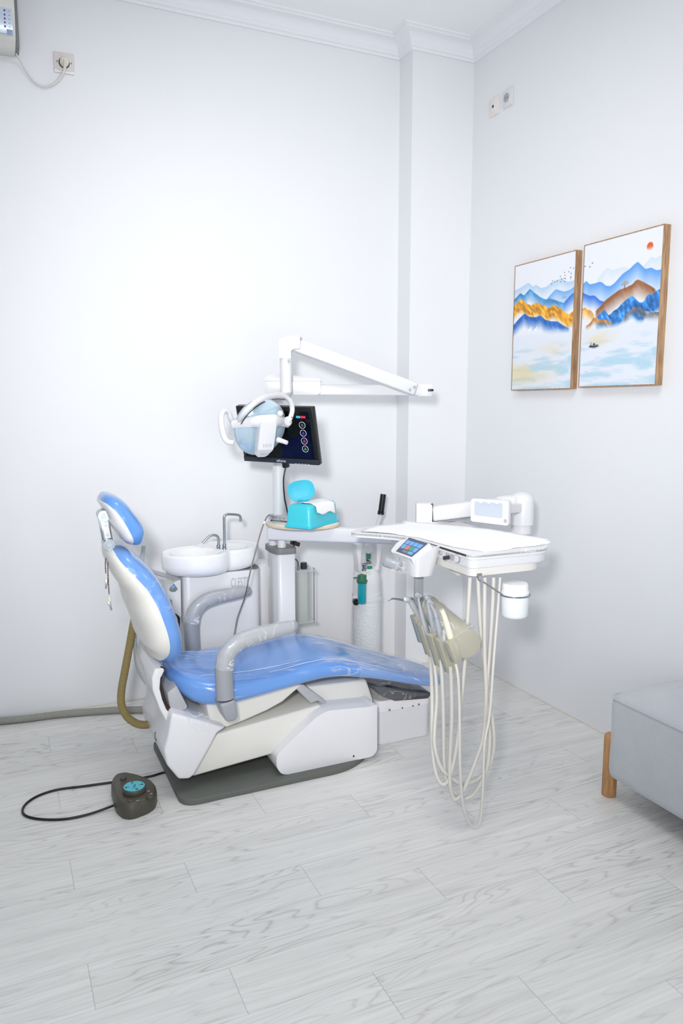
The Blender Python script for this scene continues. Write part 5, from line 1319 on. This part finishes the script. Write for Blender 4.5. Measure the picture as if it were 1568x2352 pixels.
# ------------------------------------------------------------------ the two landscape prints
def crop2uv(cx, cy, yr, zr):
    px, py = 1150+cx/3.751, 480+cy/3.751; p = onX(px, py, 2.4515)
    return (yr[1]-p.y)/(yr[1]-yr[0]), (p.z-zr[0])/(zr[1]-zr[0])
A_Y, A_Z = (2.795, 3.243), (1.578, 2.200); B_Y, B_Z = (2.297, 2.746), (1.583, 2.210)
def fbm(x, y, sx, sy, seed, o=4):
    rs = np.random.RandomState(seed); G = rs.rand(64, 64); v = np.zeros_like(x); a = .5
    for k in range(o):
        u = (x*sx*2**k) % 64; w = (y*sy*2**k) % 64; i = np.floor(u).astype(int); j = np.floor(w).astype(int); fu = u-i; fw = w-j
        fu = fu*fu*(3-2*fu); fw = fw*fw*(3-2*fw)
        g = lambda p, q: G[p % 64, q % 64]
        v += a*((g(i, j)*(1-fu)+g(i+1, j)*fu)*(1-fw)+(g(i, j+1)*(1-fu)+g(i+1, j+1)*fu)*fw); a *= .5
    return v
def landscape(which, nu=190, nv=270):
    yr, zr = (A_Y, A_Z) if which == 'A' else (B_Y, B_Z)
    u, v = np.meshgrid(np.linspace(0, 1, nu+1), np.linspace(0, 1, nv+1)); img = np.zeros(u.shape+(3,))
    img[:] = (236, 239, 246)
    def ridge(pts, col, fade, solid=.0, rough=0, tex=0, alpha=1.0, seed=1, lo=None):
        q = [crop2uv(*p, yr, zr) for p in pts]; q.sort(); xs = np.array([a for a, b in q]); zs_ = np.array([b for a, b in q])
        # smooth interpolation
        H = np.interp(u, xs, zs_); H2 = (np.interp(u-.012, xs, zs_)+np.interp(u+.012, xs, zs_)+H)/3
        if rough: H2 = H2+(fbm(u, u*0, 22, 1, seed)-.47)*rough
        d = (H2-v); a = np.clip(d/.004, 0, 1)*np.where(d > solid, np.clip(1-(d-solid)/fade, 0, 1)**1.3, 1)*alpha
        edge = np.clip((u-xs[0])/.03, 0, 1)*np.clip((xs[-1]-u)/.03, 0, 1)
        if xs[0] < .02: edge = np.clip((xs[-1]-u)/.03, 0, 1)
        if xs[-1] > .98: edge = np.clip((u-xs[0])/.03, 0, 1) if xs[0] >= .02 else 1
        a = a*edge
        c = np.array(col, float)[None, None, :]*np.ones_like(img)
        if tex: t = fbm(u*1.0+d*.7, v*1.6+u*1.2, 16, 26, seed+5)-.47; c = np.clip(c*(1+t[..., None]*tex), 0, 255); c = c+np.clip(t-.12, 0, 1)[..., None]*tex*180
        img[:] = img*(1-a[..., None])+np.clip(c, 0, 255)*a[..., None]
    if which == 'A':
        ridge([(100, 705), (160, 675), (235, 628), (275, 665), (300, 645), (345, 675), (390, 665), (430, 630), (520, 590), (580, 620), (660, 600)], (176, 208, 236), .10)
        ridge([(390, 775), (430, 730), (475, 683), (550, 705), (600, 690), (650, 650)], (110, 172, 236), .13, seed=2)
        ridge([(95, 790), (125, 760), (165, 717), (195, 740), (248, 680), (290, 715), (340, 755), (390, 775), (420, 762), (520, 795), (560, 810)], (74, 146, 206), .10, .02, tex=.5, seed=3)
        ridge([(540, 805), (570, 775), (600, 740), (660, 690)], (48, 112, 214), .13, seed=4)
        ridge([(95, 850), (140, 800), (175, 772), (225, 815), (262, 825), (315, 797), (350, 825), (375, 820), (405, 855), (460, 815), (490, 840), (520, 850), (560, 890), (590, 905), (620, 880), (660, 860)], (232, 160, 44), .05, .075, tex=.9, seed=6)
        ridge([(90, 1010), (108, 995), (150, 945), (200, 895), (240, 925), (300, 930), (340, 910), (380, 950), (430, 965), (490, 965), (540, 1000), (600, 1030)], (46, 106, 192), .09, .03, tex=.5, seed=8)
    else:
        ridge([(820, 600), (860, 560), (910, 495), (960, 520), (1010, 505), (1060, 490), (1110, 505)], (214, 226, 238), .10)
        ridge([(1220, 500), (1260, 450), (1300, 400), (1340, 415), (1400, 380)], (212, 225, 236), .12)
        ridge([(680, 660), (705, 640), (728, 612), (760, 645), (805, 635), (850, 620), (875, 630), (900, 655), (940, 660), (980, 630), (1050, 550), (1110, 510), (1145, 475), (1182, 443), (1215, 475), (1250, 510), (1300, 495), (1350, 520), (1410, 505)], (88, 156, 236), .17, seed=2)
        ridge([(680, 700), (710, 722), (760, 745), (800, 740), (830, 765), (850, 785), (900, 797)], (44, 108, 214), .11, seed=4)
        ridge([(805, 880), (860, 830), (900, 780), (960, 735), (1020, 690), (1080, 670), (1140, 640), (1160, 610), (1185, 600), (1240, 625), (1310, 665), (1350, 695)], (152, 98, 62), .12, .02, tex=.3, seed=5)
        ridge([(690, 860), (718, 842), (745, 870), (765, 865), (785, 890), (805, 925)], (234, 164, 60), .09, .01, tex=.6, seed=6)
        ridge([(815, 935), (850, 900), (890, 863), (930, 915), (960, 880), (1000, 860), (1040, 810), (1080, 780), (1100, 765), (1135, 742), (1170, 770), (1200, 805), (1235, 795), (1260, 745), (1280, 730), (1310, 735), (1340, 705), (1400, 670)], (52, 126, 206), .05, .11, rough=.01, tex=1.1, seed=9)
        ridge([(1050, 930), (1100, 880), (1150, 840), (1220, 860), (1300, 890), (1390, 880)], (128, 126, 130), .07, .01, rough=.008, tex=1.0, seed=11)
        ridge([(720, 1010), (760, 985), (800, 930), (830, 945), (880, 955), (960, 968)], (196, 132, 62), .05, .01, rough=.01, tex=.9, seed=12)
    # mist, then water
    zw = crop2uv(400, 1070, yr, zr)[1]
    m = np.clip((zw+.03-v)/.05, 0, 1)
    if which == 'B': m = np.clip((crop2uv(1000, 985, yr, zr)[1]-.012*0-v+.01)/.04, 0, 1)
    img[:] = img*(1-m[..., None])+np.array((228, 233, 243))*m[..., None]
    w = fbm(u+.2*fbm(u, v, 3, 6, 3), v, 3.2, 26, 21); w2 = fbm(u, v, 2.0, 12, 23)
    k = np.clip((zw-.05-v)/.12, 0, 1)
    blue = np.clip((w-.42)*4.5, 0, 1)*k
    img[:] = img*(1-.75*blue[..., None])+np.array((168, 208, 228))*.75*blue[..., None]
    if which == 'A':
        wy = np.exp(-((u-.2)/.45)**2-((v-.13)/.09)**2)+.6*np.exp(-((u-.75)/.25)**2-((v-.30)/.05)**2)
    else: wy = .7*np.exp(-((u-.22)/.20)**2-((v-.33)/.06)**2)
    wy = np.clip(wy*np.clip((w2-.30)*4, 0, 1), 0, 1)*.75
    img[:] = img*(1-wy[..., None])+np.array((232, 212, 160))*wy[..., None]
    yy = A_Y if which == 'A' else B_Y; asp = (zr[1]-zr[0])/(yr[1]-yr[0])
    def blob(cx, cy, ru, rv, col, soft=.3, al=1):
        a, b = crop2uv(cx, cy, yr, zr); d = np.sqrt(((u-a)/ru)**2+((v-b)/rv)**2); k = np.clip((1-d)/soft, 0, 1)*al; img[:] = img*(1-k[..., None])+np.array(col)*k[..., None]
    if which == 'A':
        for x, y in ((604, 498), (630, 503), (590, 533), (552, 540), (609, 548), (556, 566), (516, 575), (608, 577), (606, 590), (527, 596), (548, 592), (561, 594), (445, 614), (486, 612), (464, 621), (520, 622), (553, 619), (438, 639)): blob(x, y, .010, .005, (50, 46, 60), .6)
        for x in (248, 297):
            blob(x, 1040, .030, .012, (250, 250, 252), .5); blob(x+10, 1024, .012, .014, (250, 250, 252), .5)
            for dx in (-12, -4, 8): blob(x+dx, 1054, .006, .012, (248, 250, 252), .5)
        for r in range(5): blob(535+r*8, 762-6*(r % 3), .02, .01, (140, 150, 150), .8, .45)
    else:
        a, b = crop2uv(1290, 312, yr, zr); d = np.sqrt(((u-a)/.040)**2+((v-b)/.040*asp)**2); k = np.clip((1-d)/.12, 0, 1)*np.clip((v-b+.028)/.03, 0, 1); img[:] = img*(1-k[..., None])+np.array((232, 92, 48))*k[..., None]
        for x, y in ((718, 490), (784, 461), (762, 494)): blob(x, y, .012, .005, (50, 46, 60), .6)
        for (x, y, ru, rv) in ((1068, 640, .050, .016), (1050, 648, .03, .012), (1088, 632, .03, .014), (1070, 622, .03, .010)): blob(x, y, ru, rv, (176, 156, 128), .9, .8)
        blob(1067, 665, .007, .020, (110, 80, 60), .5)
        blob(795, 1190, .085, .008, (44, 46, 62), .4); blob(770, 1184, .03, .006, (44, 46, 62), .4); blob(797, 1170, .018, .010, (30, 24, 40), .4); blob(770, 1168, .006, .014, (40, 40, 50), .4); blob(822, 1176, .03, .005, (90, 80, 90), .5); blob(795, 1203, .05, .006, (150, 170, 190), .7, .7)
        blob(730, 1408, .04, .003, (150, 160, 170), .6, .6)
    return u, v, np.clip(img/255, 0, 1)
MCAN = mat('printed_canvas', (240, 240, 244), .55)
_a = MCAN.node_tree.nodes.new('ShaderNodeVertexColor'); _a.layer_name = 'print'
MCAN.node_tree.links.new(_a.outputs['Color'], MCAN.node_tree.nodes['Principled BSDF'].inputs['Base Color'])
def picture(which, label):
    yr, zr = (A_Y, A_Z) if which == 'A' else (B_Y, B_Z)
    t = thing('framed_print', label, 'picture', (XR, (yr[0]+yr[1])/2, zr[0]), 'framed landscape prints on the right wall')
    b = .0045; xf = 2.450
    g = [box(((xf+XR)/2, yr[0]+b/2, (zr[0]+zr[1])/2), (XR-xf, b, zr[1]-zr[0]), .0008), box(((xf+XR)/2, yr[1]-b/2, (zr[0]+zr[1])/2), (XR-xf, b, zr[1]-zr[0]), .0008),
         box(((xf+XR)/2, (yr[0]+yr[1])/2, zr[0]+b/2), (XR-xf, yr[1]-yr[0]-2*b, b), .0008), box(((xf+XR)/2, (yr[0]+yr[1])/2, zr[1]-b/2), (XR-xf, yr[1]-yr[0]-2*b, b), .0008)]
    part('frame', join(*g), MFRAME, t)
    u, v, img = landscape(which)
    nv, nu = u.shape
    y = yr[1]-b-(u.ravel()*(yr[1]-yr[0]-2*b)); z = zr[0]+b+v.ravel()*(zr[1]-zr[0]-2*b)
    cy, cz = (yr[0]+yr[1])/2, (zr[0]+zr[1])/2
    co = np.stack([np.zeros_like(y), y-cy, z-cz], 1)
    idx = np.arange(nv*nu).reshape(nv, nu); q = np.stack([idx[:-1, :-1], idx[:-1, 1:], idx[1:, 1:], idx[1:, :-1]], -1).reshape(-1, 4)
    me = bpy.data.meshes.new('canvas'); me.from_pydata(co.tolist(), [], q.tolist()); me.update()
    at = me.color_attributes.new('print', 'FLOAT_COLOR', 'POINT')
    c = img.reshape(-1, 3); c = np.where(c <= .04045, c/12.92, ((c+.055)/1.055)**2.4); c4 = np.concatenate([c, np.ones((len(c), 1))], 1)
    at.data.foreach_set('color', c4.astype(np.float32).ravel())
    me.materials.append(MCAN); o = bpy.data.objects.new('canvas', me); COL.objects.link(o); o.parent = t; o.location = Vector((xf+.0015, cy, cz))-t.location
    part('backing_board', box(((xf+.004+XR)/2, cy, cz), (XR-xf-.006, yr[1]-yr[0]-2*b, zr[1]-zr[0]-2*b)), MCREAM, t)
picture('A', 'framed print of gold and blue mountains with a flock of birds, left of the pair')
picture('B', 'framed print with red sun, brown hill and small boat, right of the pair')
